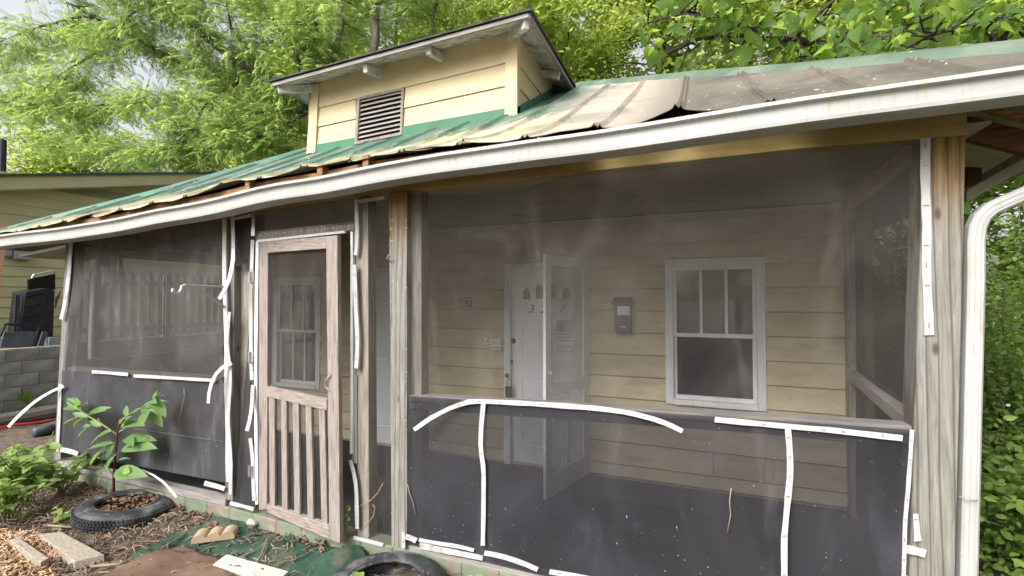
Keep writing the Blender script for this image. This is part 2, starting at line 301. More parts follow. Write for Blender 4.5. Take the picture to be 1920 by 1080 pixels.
MT['paper'] = mat('white_paper', [(.3, (.72, .73, .78)), (.7, (.80, .81, .85))], 6, rough=.8, bump=0)
MT['ink'] = mat('black_number', [(.3, (.015, .015, .018)), (.7, (.035, .035, .038))], 6, rough=.5, bump=0)
MT['faded'] = mat('faded_number', [(.3, (.17, .14, .11)), (.7, (.25, .21, .15))], 20, rough=.7, bump=0)
MT['blue'] = mat('poster_blue', [(.3, (.05, .07, .20)), (.7, (.07, .09, .24))], 6, rough=.7, bump=0)
MT['red'] = mat('poster_red', [(.3, (.42, .07, .06)), (.7, (.48, .10, .08))], 6, rough=.7, bump=0)
MT['redcord'] = mat('red_hose', [(.3, (.45, .02, .04)), (.7, (.55, .04, .06))], 6, rough=.5, bump=0)
MT['salmon'] = mat('salmon_board', [(.3, (.58, .30, .19)), (.7, (.66, .38, .26))], 6, GV, .8, .2)
MT['pink'] = mat('faded_pink_fringe', [(.3, (.52, .36, .34)), (.7, (.66, .50, .48))], 12, rough=.9, bump=.1)
MT['star'] = mat('dull_tin_star', [(.3, (.20, .18, .14)), (.7, (.30, .28, .22))], 8, rough=.6, bump=.1)
MT['fence'] = mat('grey_picket', [(.3, (.13, .125, .12)), (.7, (.21, .20, .19))], 5, GV, .85, .2)
MT['flower'] = mat('white_blossom', [(.3, (.74, .72, .70)), (.7, (.86, .85, .84))], 9, rough=.7, bump=0)
MT['deadleaf'] = mat('dead_leaf', [(.2, (.05, .03, .018)), (.5, (.13, .075, .042)), (.8, (.24, .15, .09))], 5, rough=.8, bump=.1)

def glass_mat(name, base=(.012, .014, .016), rough=.04):
    m, nt, ln, bs = new_mat(name); n = noise_node(nt, ln, 3, (1, 1, 1), 4); r = ramp(nt, [(.3, base), (.7, tuple(v * 2.2 for v in base))])
    ln.new(n.outputs['Fac'], r.inputs[0]); ln.new(r.outputs[0], bs.inputs['Base Color']); bs.inputs['Roughness'].default_value = rough
    bs.inputs['Specular IOR Level'].default_value = 1.0; bs.inputs['IOR'].default_value = 1.65; return m
MT['glass'] = glass_mat('dark_window_glass'); MT['glass_dusty'] = glass_mat('dusty_window_glass', (.06, .06, .062), .12)
MT['half_screen'] = mat('dark_half_screen', [(.3, (.010, .011, .014)), (.7, (.022, .024, .03))], 3, rough=.6, bump=0, spec=.2)
def clear_mat():
    m, nt, ln, bs = new_mat('storm_door_glass'); bs.inputs['Base Color'].default_value = (.30, .30, .32, 1); bs.inputs['Roughness'].default_value = .15
    n = noise_node(nt, ln, 3, (1, 1, 1), 4); r = ramp(nt, [(.3, .28), (.7, .44)]); ln.new(n.outputs['Fac'], r.inputs[0])
    tr = nt.new('ShaderNodeBsdfTransparent'); mx = nt.new('ShaderNodeMixShader'); ln.new(r.outputs[0], mx.inputs[0])
    ln.new(tr.outputs[0], mx.inputs[1]); ln.new(bs.outputs[0], mx.inputs[2]); ln.new(mx.outputs[0], nt['Material Output'].inputs[0]); return m
MT['storm_glass'] = clear_mat()

def leaf_mat(name, a, b, trans, tf=.45, rough=.5):
    m, nt, ln, bs = new_mat(name); g = nt.new('ShaderNodeNewGeometry'); r = ramp(nt, [(0.0, a), (1.0, b)])
    n = noise_node(nt, ln, .9, (1, 1, 1), 3); ad = nt.new('ShaderNodeMath'); ad.operation = 'MULTIPLY_ADD'; ad.inputs[1].default_value = .55
    ln.new(g.outputs['Random Per Island'], ad.inputs[0]); ml = nt.new('ShaderNodeMath'); ml.operation = 'MULTIPLY'; ml.inputs[1].default_value = .55
    ln.new(n.outputs['Fac'], ml.inputs[0]); ln.new(ml.outputs[0], ad.inputs[2]); ln.new(ad.outputs[0], r.inputs[0])
    ln.new(r.outputs[0], bs.inputs['Base Color']); bs.inputs['Roughness'].default_value = rough; bs.inputs['Specular IOR Level'].default_value = .35
    tl = nt.new('ShaderNodeBsdfTranslucent'); ln.new(mixrgb(nt, ln, .75, r.outputs[0], trans), tl.inputs[0])
    mx = nt.new('ShaderNodeMixShader'); mx.inputs[0].default_value = tf; ln.new(bs.outputs[0], mx.inputs[1]); ln.new(tl.outputs[0], mx.inputs[2])
    ln.new(mx.outputs[0], nt['Material Output'].inputs[0]); return m
MT['frond'] = leaf_mat('feathery_leaf', (.09, .155, .042), (.24, .34, .10), (.56, .74, .20), .58)
MT['bgleaf'] = leaf_mat('woodland_leaf', (.10, .16, .038), (.30, .37, .09), (.66, .78, .18), .58)
MT['bigleaf'] = leaf_mat('broad_leaf', (.04, .10, .034), (.12, .21, .055), (.46, .64, .10), .55, .45)
MT['shrubleaf'] = leaf_mat('undergrowth_leaf', (.04, .10, .024), (.24, .34, .085), (.40, .54, .10), .4)
MT['poke'] = leaf_mat('pokeweed_leaf', (.085, .175, .06), (.19, .31, .115), (.32, .50, .11), .4, .4)
MT['weed'] = leaf_mat('weed_leaf', (.14, .23, .06), (.31, .42, .14), (.46, .60, .12), .4, .45)

# ------------------------------------------------------------------ ground
def gz(x, y):
    z = -.10
    if y < -.05: z -= .05 * min(1.0, (-.05 - y) / 1.6)
    if x < -6: z -= .16 * min(1, (-6 - x) / 3.5)
    if x > 1.3: z += 0.55 * min(1, (x - 1.3) / 4.0) + .10 * max(0, min(6, x - 5.3))
    if y > 8: z += .05 * min(10, y - 8)
    return z
def axis(lo, hi, a, b, step):
    mid = list(np.arange(a, b + 1e-6, step)); out = []; q = step
    p = a
    L = []
    while p > lo: q *= 1.45; p -= q; L.append(max(p, lo))
    p = b; q = step; R_ = []
    while p < hi: q *= 1.45; p += q; R_.append(min(p, hi))
    return L[::-1] + mid + R_
gx = axis(-400, 400, -11, 3, .16); gy = axis(-400, 400, -3, 1, .16)
gv = []; gf = []
for j, y in enumerate(gy):
    for i, x in enumerate(gx):
        inside = (-5.95 < x < 1.15 and y > 0.1 and y < 9)
        zz = gz(x, y) + (0.015 * math.sin(x * 5.1 + y * 3.3) * math.cos(y * 6.7 - x * 2.2) if (-12 < x < 4 and -4 < y < 2) else 0)
        gv.append((x, y, -.35 if inside else zz))
nx = len(gx)
for j in range(len(gy) - 1):
    for i in range(nx - 1):
        a = j * nx + i; gf.append((a, a + 1, a + nx + 1, a + nx))
g = MB(); g.v = gv; g.f = gf
tag(g.build('ground', MT['dirt'], smooth=True), kind='structure')

# ================================================================== HOUSE
W = 1.74                      # house wall behind the porch
XL, XR = -5.80, 1.237
house = thing('house', 'yellow cottage with screened porch, green metal hip roof and louvred dormer', 'house', (-2.3, 0, 0))
tag(MB().box((-5.98, .03, -.34), (1.16, W, 0.0)).build('porch_floor', MT['floor']), kind='structure')
# front curb, following the sill pixels, a little uneven
cb = MB(); n = 28
for i in range(n):
    xa, xb = lerp(-6.02, 1.18, i / n), lerp(-6.02, 1.18, (i + 1) / n)
    ja, jb = .012 * math.sin(xa * 3), .012 * math.sin(xb * 3)
    cb.hexa([(xa, -.035 + ja, -.30), (xb, -.035 + jb, -.30), (xb, -.03 + jb, .004), (xa, -.03 + ja, .004), (xa, .10, -.30), (xb, .10, -.30), (xb, .10, .004), (xa, .10, .004)])
tag(cb.build('porch_curb', MT['curb'], bevel=.008), kind='structure')
tag(MB().box((-1.35, .42, .004), (-.15, 1.25, .012)).build('floor_mat', MT['mat_floor']), 'dark worn mat lying on the porch floor before the open storm door', 'mat')

# ---- siding wall, board by board, around the openings
wall = MB().box((XL, W + .004, -.05), (XR, W + .012, .02)).build('wall', MT['siding'], house)
OPEN = [(-3.62, -2.737, 0, 2.0), (-1.831, -.966, 0, 2.0), (-.281, .507, .725, 1.998), (-4.971, -4.219, .564, 1.92)]
zl = [.02] + [.133 + .2 * k for k in range(12)]
def board(x0, x1, z0, z1, Yw, m, parent, name='board'):
    yb, yt = Yw - .024, Yw - .006; z1 -= .012; z0 += .010       # open joint under every lap
    b = MB().hexa([(x0, yb, z0), (x1, yb, z0), (x1, yt, z1), (x0, yt, z1), (x0, Yw + .004, z0), (x1, Yw + .004, z0), (x1, Yw + .004, z1), (x0, Yw + .004, z1)])
    b.box((x0, Yw + .005, z0 - .024), (x1, Yw + .009, z0 + .02))
    return b.build(name, m, parent)
for k in range(len(zl)):
    z0 = zl[k]; z1 = (zl[k + 1] + .012) if k + 1 < len(zl) else 2.40
    cuts = sorted([(a, b) for a, b, c, d in OPEN if c < z1 - .03 and d > z0 + .03]); x = XL
    for a, b in cuts + [(XR - .08, XR)]:
        if a - x > .02:
            xs_ = [x] + ([x + (a - x) * random.uniform(.3, .7)] if a - x > 1.6 and k % 2 else []) + [a]
            for q0, q1 in zip(xs_[:-1], xs_[1:]): board(q0, q1 - (.004 if q1 < a else 0), z0 + random.uniform(-.002, .003), z1, W, MT['siding'], wall)
        x = b
    # pieces above/below an opening inside a partly covered course
for a, b, c, d in OPEN:
    for k in range(len(zl)):
        z0 = zl[k]; z1 = (zl[k + 1] + .012) if k + 1 < len(zl) else 2.40
        if z0 < d < z1 - .03 and z0 + .03 < d: board(a, b, d, z1, W, MT['siding'], wall)
        if z0 < c - .03 < z1 and c > 0.1: board(a, b, z0, min(c, z1), W, MT['siding'], wall)
MB().box((XR - .08, W - .03, 0), (XR, W + .01, 2.40)).build('corner_board', MT['siding'], house)
MB().box((XR - .012, W, -.3), (XR, 8.4, 2.42)).build('side_wall', MT['siding'], house)
MB().box((XL, W, -.3), (XL + .012, 8.4, 2.32)).build('side_wall', MT['siding'], house)
MB().box((XL + .012, 8.388, -.3), (XR - .012, 8.4, 2.42)).build('rear_wall', MT['siding'], house)
MB().box((XL + .02, W + .35, 0), (XR - .02, W + .36, 2.3)).build('dark_room_backing', MT['dark'], house)  # near-black sheet added behind the openings; blocks stray light, stands for unlit room
# ceiling of the porch (sags to the left with the beam)
cx = [-5.9, -4.5, -3.2, -2.0, 0, 1.2]; czz = [2.305, 2.36, 2.40, 2.418, 2.42, 2.42]
cb = MB()
for i in range(5):
    cb.hexa([(cx[i], .02, czz[i]), (cx[i + 1], .02, czz[i + 1]), (cx[i + 1], .02, czz[i + 1] + .012), (cx[i], .02, czz[i] + .012),
             (cx[i], W + .02, czz[i]), (cx[i + 1], W + .02, czz[i + 1]), (cx[i + 1], W + .02, czz[i + 1] + .012), (cx[i], W + .02, czz[i] + .012)])
cb.build('ceiling', MT['ceiling'], house)
MB().box((XL, W - .035, 2.36), (XR - .08, W - .017, 2.40)).build('frieze', MT['siding'], house)

# ---- windows
def window(x0, x1, z0, z1, zm, lower_lights, glass_up, glass_lo):
    c = .065
    wm = MB()
    wm.box((x0, W - .03, z0), (x0 + c, W + .03, z1)); wm.box((x1 - c, W - .03, z0), (x1, W + .03, z1))
    wm.box((x0 + c, W - .03, z1 - c), (x1 - c, W + .03, z1)); wm.box((x0 + c, W - .045, z0), (x1 - c, W + .03, z0 + .045))
    win = wm.build('window', MT['white'], house, bevel=.003)
    xi0, xi1 = x0 + c, x1 - c
    def sash(za, zb, Y, lights, gl, rail=.035):
        s = MB(); s.box((xi0, Y, za), (xi0 + .03, Y + .03, zb)); s.box((xi1 - .03, Y, za), (xi1, Y + .03, zb))
        s.box((xi0 + .03, Y, zb - rail), (xi1 - .03, Y + .03, zb)); s.box((xi0 + .03, Y, za), (xi1 - .03, Y + .03, za + rail)); s.build('sash', MT['white'], win, bevel=.002)
        a, b = xi0 + .03, xi1 - .03; wd = (b - a) / lights
        for i in range(1, lights): MB().box((a + wd * i - .011, Y + .004, za + rail), (a + wd * i + .011, Y + .026, zb - rail)).build('muntin', MT['white'], win)
        for i in range(lights): MB().box((a + wd * i + .004, Y + .018, za + rail - .004), (a + wd * (i + 1) - .004, Y + .022, zb - rail + .004)).build('pane', gl, win)
    sash(zm - .02, z1 - c, W - .018, 3, glass_up); sash(z0 + .045, zm + .015, W + .014, lower_lights, glass_lo)
    return win
window(-.281, .507, .725, 1.998, 1.335, 1, MT['glass'], MT['half_screen'])
window(-4.971, -4.219, .564, 1.92, 1.256, 3, MT['glass'], MT['glass'])

# ---- text helper (flat number plates and posters)
def text(name, body, size, x, z, Y, m, parent, shear=0.0, th=.002, align='CENTER', rz=0):
    cu = bpy.data.curves.new(name, 'FONT'); cu.body = body; cu.size = size; cu.extrude = th; cu.align_x = align; cu.align_y = 'CENTER'; cu.shear = shear
    t = bpy.data.objects.new(name, cu); col.objects.link(t); t.rotation_euler = (math.pi / 2, 0, 0); t.location = (x, Y, z)
    dg = bpy.context.evaluated_depsgraph_get(); me = bpy.data.meshes.new_from_object(t.evaluated_get(dg)); me.transform(t.matrix_basis)
    bpy.data.objects.remove(t); me.materials.clear(); return link(name, me, m, parent)

# ---- doors in the wall
def casing(x0, x1, zt, cw=.065):
    m = MB(); m.box((x0, W - .03, 0), (x0 + cw, W + .06, zt)); m.box((x1 - cw, W - .03, 0), (x1, W + .06, zt)); m.box((x0 + cw, W - .03, zt - .05), (x1 - cw, W + .06, zt))
    return m.build('door_casing', MT['white'], house, bevel=.003)
def moulding(x0, x1, z0, z1, Y, parent, t=.014, name='panel'):
    m = MB()
    m.box((x0, Y - .008, z0), (x0 + t, Y + .001, z1)); m.box((x1 - t, Y - .008, z0), (x1, Y + .001, z1)); m.box((x0 + t, Y - .008, z0), (x1 - t, Y + .001, z0 + t)); m.box((x0 + t, Y - .008, z1 - t), (x1 - t, Y + .001, z1))
    m.box((x0 + .035, Y - .005, z0 + .035), (x1 - .035, Y + .001, z1 - .035)); return m.build(name, MT['door_white'], parent, bevel=.002)
casing(-1.831, -.966, 2.0)
DY = W + .02
door = MB().box((-1.766, DY, .02), (-1.031, DY + .04, 1.95)).build('door', MT['door_white'], house)
for x0, x1 in ((-1.66, -1.43), (-1.36, -1.13)):
    moulding(x0, x1, 1.06, 1.50, DY, door); moulding(x0, x1, .18, .88, DY, door)
for i in range(4):                                   # fan of arched lights
    a = -1.66 + i * .135; b = a + .115; zt = 1.80 if i in (1, 2) else 1.755; zb = 1.63
    pts = [(a, zb), (b, zb), (b, zt - .04)] + [((a + b) / 2 + .0575 * math.cos(t), zt - .04 + .0575 * math.sin(t)) for t in np.linspace(.35, math.pi - .35, 5)] + [(a, zt - .04)]
    pc = ((a + b) / 2, (zb + zt) / 2)
    m = MB(); n = len(pts); o_ = [(pc[0] + (p[0] - pc[0]) * 1.0, DY - .010, pc[1] + (p[1] - pc[1]) * 1.0) for p in pts]; i_ = [(pc[0] + (p[0] - pc[0]) * .70, DY - .010, pc[1] + (p[1] - pc[1]) * .80) for p in pts]
    ob = [(p[0], DY + .001, p[2]) for p in o_]; ib = [(p[0], DY + .001, p[2]) for p in i_]
    m.v = o_ + i_ + ob + ib
    for k in range(n):
        q = (k + 1) % n; m.f += [(k, q, n + q, n + k), (k, 2 * n + k, 2 * n + q, q), (n + k, n + q, 3 * n + q, 3 * n + k)]
    m.build('arched_frame', MT['door_white'], door); MB().face([(p[0], DY - .002, p[2]) for p in i_]).build('arched_pane', MT['glass_dusty'] if i else MT['brass'], door)
for ch, x in (('3', -1.558), ('2', -1.435), ('7', -1.245)): text('house_number', ch, .115, x, 1.545, DY - .004, MT['ink'], door, .25)
px = PY(1058, 625, DY)
for (m_, x0, x1, z0, z1, dy) in [(MT['paper'], -.085, .085, -.21, .135, .002)]: MB().box((px.x + x0, DY - .0105, px.z + z0), (px.x + x1, DY - .0085, px.z + z1)).build('poster', m_, door)
for i in range(7): MB().box((px.x - .075, DY - .0125, px.z + .125 - (i * 2 + 1) * .0155), (px.x + .075, DY - .0108, px.z + .125 - i * 2 * .0155)).build('flag_stripe', MT['red'], door)
MB().box((px.x - .075, DY - .0145, px.z + .125 - .108), (px.x - .005, DY - .0128, px.z + .125)).build('flag_canton', MT['blue'], door)
text('poster_text', 'United', .05, px.x, px.z - .125, DY - .012, MT['blue'], door); text('poster_text', 'We Stand', .043, px.x, px.z - .17, DY - .012, MT['blue'], door)
def disc(name, x, z, r, Y, d, m, parent, seg=14): return MB().tube([(x, Y, z), (x, Y - d * .7, z), (x, Y - d, z)], [r, r, r * .7], seg).build(name, m, parent, smooth=False)
p = PY(963, 639, DY); disc('hole_cover', p.x, p.z, .026, DY, .006, MT['ink'], door)
p = PY(957, 678, DY); disc('deadbolt', p.x, p.z, .028, DY, .03, MT['brass'], door)
p = PY(954, 703, DY); disc('knob', p.x, p.z, .03, DY, .06, MT['brass'], door)
lk = PY(954, 728, DY - .06); lb = thing('lock_box', 'small black key lock box hanging from the knob of the white door', 'lock box', (lk.x, lk.y, lk.z - .09))
MB().box((lk.x - .035, DY - .075, lk.z - .09), (lk.x + .03, DY - .035, lk.z + .02)).build('body', MT['black'], lb, bevel=.006)
MB().tube([(lk.x - .022, DY - .055, lk.z + .01), (lk.x - .022, DY - .055, lk.z + .075), (lk.x - .002, DY - .055, lk.z + .093), (lk.x + .018, DY - .055, lk.z + .075), (lk.x + .018, DY - .055, lk.z + .01)], .006, 6).build('shackle', MT['metal'], lb)
# storm door, swung out on its right hinge
H_, E_ = Vector((-.985, W - .035, 0)), Vector((-1.178, 1.005, 0)); du = (E_ - H_).normalized(); L_ = (E_ - H_).length; dn = Vector((du.y, -du.x, 0)) * .014
def sd_box(m, s0, s1, z0, z1, k=1.0):
    a, b = H_ + du * s0, H_ + du * s1; q = dn * k
    return m.hexa([a - q + Vector((0, 0, z0)), b - q + Vector((0, 0, z0)), b - q + Vector((0, 0, z1)), a - q + Vector((0, 0, z1)), a + q + Vector((0, 0, z0)), b + q + Vector((0, 0, z0)), b + q + Vector((0, 0, z1)), a + q + Vector((0, 0, z1))])
m = MB(); sd_box(m, 0, .085, .02, 2.015); sd_box(m, L_ - .085, L_, .02, 2.015); sd_box(m, .085, L_ - .085, 1.93, 2.015); sd_box(m, .085, L_ - .085, .84, .93); sd_box(m, .085, L_ - .085, .02, .20)
storm = m.build('storm_door', MT['door_white'], house, bevel=.003)
sd_box(MB(), .085, L_ - .085, .93, 1.93, .15).build('pane', MT['storm_glass'], storm); sd_box(MB(), .085, L_ - .085, .20, .84, .15).build('pane', MT['storm_glass'], storm)
sd_box(MB(), L_ * .5 - .02, L_ * .5 + .02, .20, .84, .7).build('mullion', MT['door_white'], storm)
kb = H_ + du * (L_ - .045); MB().tube([kb + Vector((0, 0, 1.04)) - dn, kb + Vector((0, 0, 1.04)) - dn * 4], [.018, .022], 10).build('knob', MT['metal'], storm)
# second door, left of the post
casing(-3.62, -2.737, 2.0)
door1 = MB().box((-3.555, DY, .02), (-2.802, DY + .04, 1.95)).build('door', MT['door_white'], house)
for x0, x1 in ((-3.47, -3.22), (-3.13, -2.88)):
    moulding(x0, x1, 1.55, 1.85, DY, door1); moulding(x0, x1, .95, 1.45, DY, door1); moulding(x0, x1, .2, .82, DY, door1)
disc('knob', -3.50, .98, .028, DY, .06, MT['brass'], door1); disc('deadbolt', -3.50, 1.14, .026, DY, .02, MT['brass'], door1)
# painted numbers, hasp, mailbox on the wall
text('house_number', '3', .105, -2.43, 1.60, W - .017, MT['faded'], wall, .1); text('house_number', '2', .105, -2.34, 1.61, W - .017, MT['ink'], wall, .1)
p7 = PY(880, 568, W); MB().box((p7.x - .04, W - .022, p7.z - .06), (p7.x + .035, W - .014, p7.z + .06)).build('number_plate', MT['ink'], wall); text('house_number', '7', .115, p7.x - .002, p7.z, W - .024, MT['white'], wall, .1)
a = PY(911, 634, W); b = PY(941, 645, W)
hs = MB().box((a.x, W - .024, b.z), (b.x, W - .017, a.z)).build('hasp', MT['metal'], wall); MB().box((a.x + .02, W - .028, b.z + .015), (a.x + .045, W - .0245, a.z - .015)).build('slot', MT['ink'], hs)
MB().box((a.x + .07, W - .022, b.z - .06), (b.x, W - .0165, b.z - .002)).build('hasp_plate', MT['paper'], wall)
mx0, mx1, mz0, mz1 = -.715, -.57, 1.338, 1.665
mb = thing('mailbox', 'slim slate grey wall mailbox with white label beside the open storm door', 'mailbox', ((mx0 + mx1) / 2, W - .02, mz0))
MB().hexa([(mx0, W - .09, mz0), (mx1, W - .09, mz0), (mx1, W - .10, mz1 - .06), (mx0, W - .10, mz1 - .06), (mx0, W - .015, mz0), (mx1, W - .015, mz0), (mx1, W - .015, mz1 - .02), (mx0, W - .015, mz1 - .02)]).build('body', MT['slate'], mb, bevel=.004)
MB().hexa([(mx0 - .015, W - .115, mz1 - .07), (mx1 + .008, W - .115, mz1 - .07), (mx1 + .008, W - .115, mz1 - .035), (mx0 - .015, W - .115, mz1 - .035), (mx0 - .008, W - .014, mz1 - .03), (mx1 + .004, W - .014, mz1 - .03), (mx1 + .004, W - .014, mz1), (mx0 - .008, W - .014, mz1)]).build('lid', MT['slate'], mb)
MB().box((mx0 + .025, W - .1025, mz0 + .165), (mx1 - .012, W - .094, mz0 + .245)).build('paper_label', MT['paper'], mb)
MB().box((mx0 + .045, W - .097, mz0 + .055), (mx0 + .1, W - .0885, mz0 + .062)).build('catch', MT['metal'], mb)

# ---- porch frame
def qboard(name, quad, Yf, depth, m, parent=house, bevel=.004):
    f = [PY(x, y, Yf) for x, y in quad]; tl, tr, br, bl = f
    k = Vector((0, depth, 0)); return MB().hexa([bl, br, tr, tl, bl + k, br + k, tr + k, tl + k]).build(name, m, parent, bevel=bevel)
qboard('porch_post', [(123, 455), (137, 452), (113, 862), (101, 864)], 0.0, .10, MT['post'])
qboard('porch_post', [(423, 405), (440, 403), (436, 940), (422, 936)], 0.0, .09, MT['post'])
qboard('porch_post', [(441, 405), (477, 400), (480, 955), (434, 944)], .06, .10, MT['wood_grey'])
qboard('porch_post', [(667, 372), (690, 369), (692, 1015), (670, 1010)], .0, .09, MT['wood_grey'])
qboard('porch_post', [(729, 360), (763, 358), (763, 1031), (734, 1025)], -.02, .13, MT['post'])
qboard('porch_post', [(764, 358), (790, 354), (791, 1030), (764, 1034)], .03, .09, MT['wood_grey'])
pr = [PY(1732, 256, 0), PY(1812, 248, 0), PY(1791, 1090, 0), PY(1704, 1090, 0)]
def down(p, q): return q + (q - p) * ((q.z + .02) / (p.z - q.z))
br_, bl_ = down(pr[1], pr[2]), down(pr[0], pr[3]); k = Vector((0, .14, 0))
MB().hexa([bl_, br_, pr[1], pr[0], bl_ + k, br_ + k, pr[1] + k, pr[0] + k]).build('porch_post', MT['post'], house, bevel=.006)
MB().box((1.05, W - .14, 0), (1.15, W - .03, 2.41)).build('porch_post', MT['wood_grey'], house, bevel=.005)
MB().box((-5.78, W - .14, 0), (-5.68, W - .03, 2.30)).build('porch_post', MT['wood_grey'], house, bevel=.005)
# ochre beam along the top, in two lengths
bx = [(118, 455), (350, 422), (416, 411), (490, 395), (600, 376), (665, 367), (774, 356), (880, 345), (1000, 331), (1100, 321), (1200, 311), (1500, 278), (1814, 252)]
bp = [PY(x, y, -.012) for x, y in bx]
def beam(pts, name):
    m = MB()
    for a, b in zip(pts[:-1], pts[1:]):
        h = Vector((0, 0, .135)); k = Vector((0, .10, 0)); m.hexa([a, b, b + h, a + h, a + k, b + k, b + h + k, a + h + k])
    return m.build(name, MT['ochre'], house)
beam(bp[:2], 'beam'); beam([bp[1] + Vector((.008, 0, 0))] + bp[2:], 'beam')
# rails
def rail(name, p, q, wd, th, m): return MB().bar(p, q, wd, th).build(name, m, house, bevel=.004)
rail('porch_rail', PY(768, 744, .05), PY(1702, 802, .05), .10, .042, MT['wood_greyx'])
rail('porch_rail', PY(768, 759, .03), PY(1702, 822, .03), .036, .045, MT['wood_greyx'])
rail('porch_rail', PY(138, 692, .05), PY(420, 712, .05), .10, .05, MT['wood_greyx'])
rail('porch_rail', Vector((.98, .14, 1.03)), Vector((1.09, W - .1, 1.08)), .10, .07, MT['wood_greyx'])
rail('porch_rail', Vector((-5.76, .10, 1.0)), Vector((-5.74, W - .1, 1.0)), .09, .06, MT['wood_greyx'])
rail('sill_plate', PY(764, 1022, .03) , PY(1700, 1240, .03), .09, .05, MT['wood_greyx'])
rail('sill_plate', Vector((-5.84, .03, .035)), Vector((-3.5, .03, .03)), .09, .05, MT['wood_greyx'])
# white door frame around the screen door
def ribbon(name, pts, wpx, Y=-.035, th=.004, m=None, parent=house, staples=True, wob=.5, sub=None):
    m = m or MT['vinyl']; P = np.array(pts, float); n = sub or max(6, int(np.hypot(*(P[-1] - P[0])) / 18)); n = min(n, 40)
    d = np.r_[0, np.cumsum(np.hypot(*np.diff(P, axis=0).T))]; t = np.linspace(0, d[-1], n * 3)
    # smooth
    xs, ys = np.interp(t, d, P[:, 0]), np.interp(t, d, P[:, 1])
    if len(P) > 2:
        for _ in range(2):
            xs[1:-1] = (xs[:-2] + xs[1:-1] * 2 + xs[2:]) / 4; ys[1:-1] = (ys[:-2] + ys[1:-1] * 2 + ys[2:]) / 4
    xs, ys = xs[::3], ys[::3]; n = len(xs)
    Ys = np.interp(np.linspace(0, 1, n), np.linspace(0, 1, len(Y)), Y) if hasattr(Y, '__len__') else np.full(n, Y)
    Ws = np.interp(np.linspace(0, 1, n), np.linspace(0, 1, len(wpx)), wpx) if hasattr(wpx, '__len__') else np.full(n, wpx)
    ph = random.random() * 6; mb_ = MB()
    for i in range(n):
        a, b = max(i - 1, 0), min(i + 1, n - 1); tx, ty = xs[b] - xs[a], ys[b] - ys[a]; l = math.hypot(tx, ty) or 1; nx_, ny_ = -ty / l, tx / l
        ww = Ws[i] * .37 + wob * .35 * math.sin(i * 1.3 + ph); sh = wob * .5 * math.sin(i * .55 + ph * 2); ww *= random.uniform(.92, 1.07)
        L = PY(xs[i] - nx_ * (ww - sh), ys[i] - ny_ * (ww - sh), Ys[i]); R_ = PY(xs[i] + nx_ * (ww + sh), ys[i] + ny_ * (ww + sh), Ys[i]); k = Vector((0, th, 0))
        mb_.v += [tuple(L), tuple(R_), tuple(R_ + k), tuple(L + k)]
    for i in range(n - 1):
        o_ = i * 4
        for e in range(4): f = (e + 1) % 4; mb_.f.append((o_ + e, o_ + f, o_ + 4 + f, o_ + 4 + e))
    mb_.f += [(0, 1, 2, 3), tuple((n - 1) * 4 + e for e in (3, 2, 1, 0))]
    o = mb_.build(name, m, parent)
    if staples:
        s = MB(); step = 1 if (d[-1] / n) > 22 else 2
        for i in range(1, n - 1, step):
            tx, ty = xs[i + 1] - xs[i - 1], ys[i + 1] - ys[i - 1]; l = math.hypot(tx, ty) or 1
            vert = abs(ty) > abs(tx); e = Ws[i] * .20
            dx, dy = (e, 0) if vert else (e * 1.2, e * .1)
            if random.random() < .25: dx, dy = dy, dx
            if random.random() < .3: continue
            c0, c1 = PY(xs[i] - dx, ys[i] - dy, Ys[i] - .002), PY(xs[i] + dx, ys[i] + dy, Ys[i] - .002)
            s.bar(c0, c1, .003, .003)
        tag(s.build('staple', MT['staple'], o), kind='stuff')
    return o
TR = 'trim_strip'
ribbon(TR, [(133, 455), (128, 520), (121, 570), (111, 612)], 9)
ribbon(TR, [(113, 720), (110, 790), (106, 860)], 8)
ribbon(TR, [(119, 724), (92, 735), (62, 755), (32, 782), (6, 812)], 7, [-.05, -.10, -.18, -.24, -.30], staples=False)
ribbon(TR, [(113, 843), (130, 846), (150, 853)], 12)
ribbon(TR, [(172, 697), (210, 700), (249, 703)], 8, -.04)
ribbon(TR, [(250, 705), (330, 709), (416, 714)], 8, -.045)
ribbon(TR, [(421, 411), (420, 520), (424, 640), (424, 740), (426, 800), (427, 900), (428, 916)], 10)
ribbon(TR, [(435, 402), (437, 450), (437, 490), (430, 525), (418, 550), (403, 572)], 9, [-.04, -.05, -.08, -.14, -.2, -.22])
ribbon(TR, [(430, 585), (424, 640), (431, 690), (432, 720), (427, 790), (433, 870), (431, 940)], 8, -.042)
ribbon(TR, [(434, 681), (412, 690), (398, 712), (391, 740), (390, 769)], 8, [-.05, -.09, -.13, -.14, -.14])
ribbon(TR, [(383, 906), (404, 911), (426, 918)], 12, -.045)
ribbon(TR, [(440, 410), (458, 406), (474, 403)], 7)
ribbon(TR, [(475, 398), (474, 448)], 8, -.04, m=MT['metal'])
ribbon(TR, [(473, 450), (470, 560), (470, 680), (473, 725)], 9)
ribbon(TR, [(474, 722), (472, 765), (467, 795), (459, 819)], 9, [-.04, -.05, -.09, -.12])
ribbon(TR, [(469, 822), (474, 860), (474, 900), (477, 952)], 9)
ribbon(TR, [(431, 943), (455, 949), (481, 957)], 9)
ribbon(TR, [(667, 374), (669, 430), (668, 470), (664, 492)], 9)
ribbon(TR, [(664, 496), (666, 540), (667, 580), (670, 640), (668, 690), (664, 703)], 10, -.04)
ribbon(TR, [(656, 863), (664, 890), (668, 915), (670, 1006)], 9)
ribbon(TR, [(662, 1008), (690, 1015), (726, 1024)], 9)
ribbon(TR, [(671, 378), (700, 374), (727, 369)], 8)
ribbon(TR, [(756, 998), (757, 1032)], 8, -.045)
ribbon(TR, [(760, 1006), (772, 1010), (783, 1016)], 13, -.048)
ribbon(TR, [(785, 1012), (820, 1019), (860, 1025), (902, 1036)], 9)
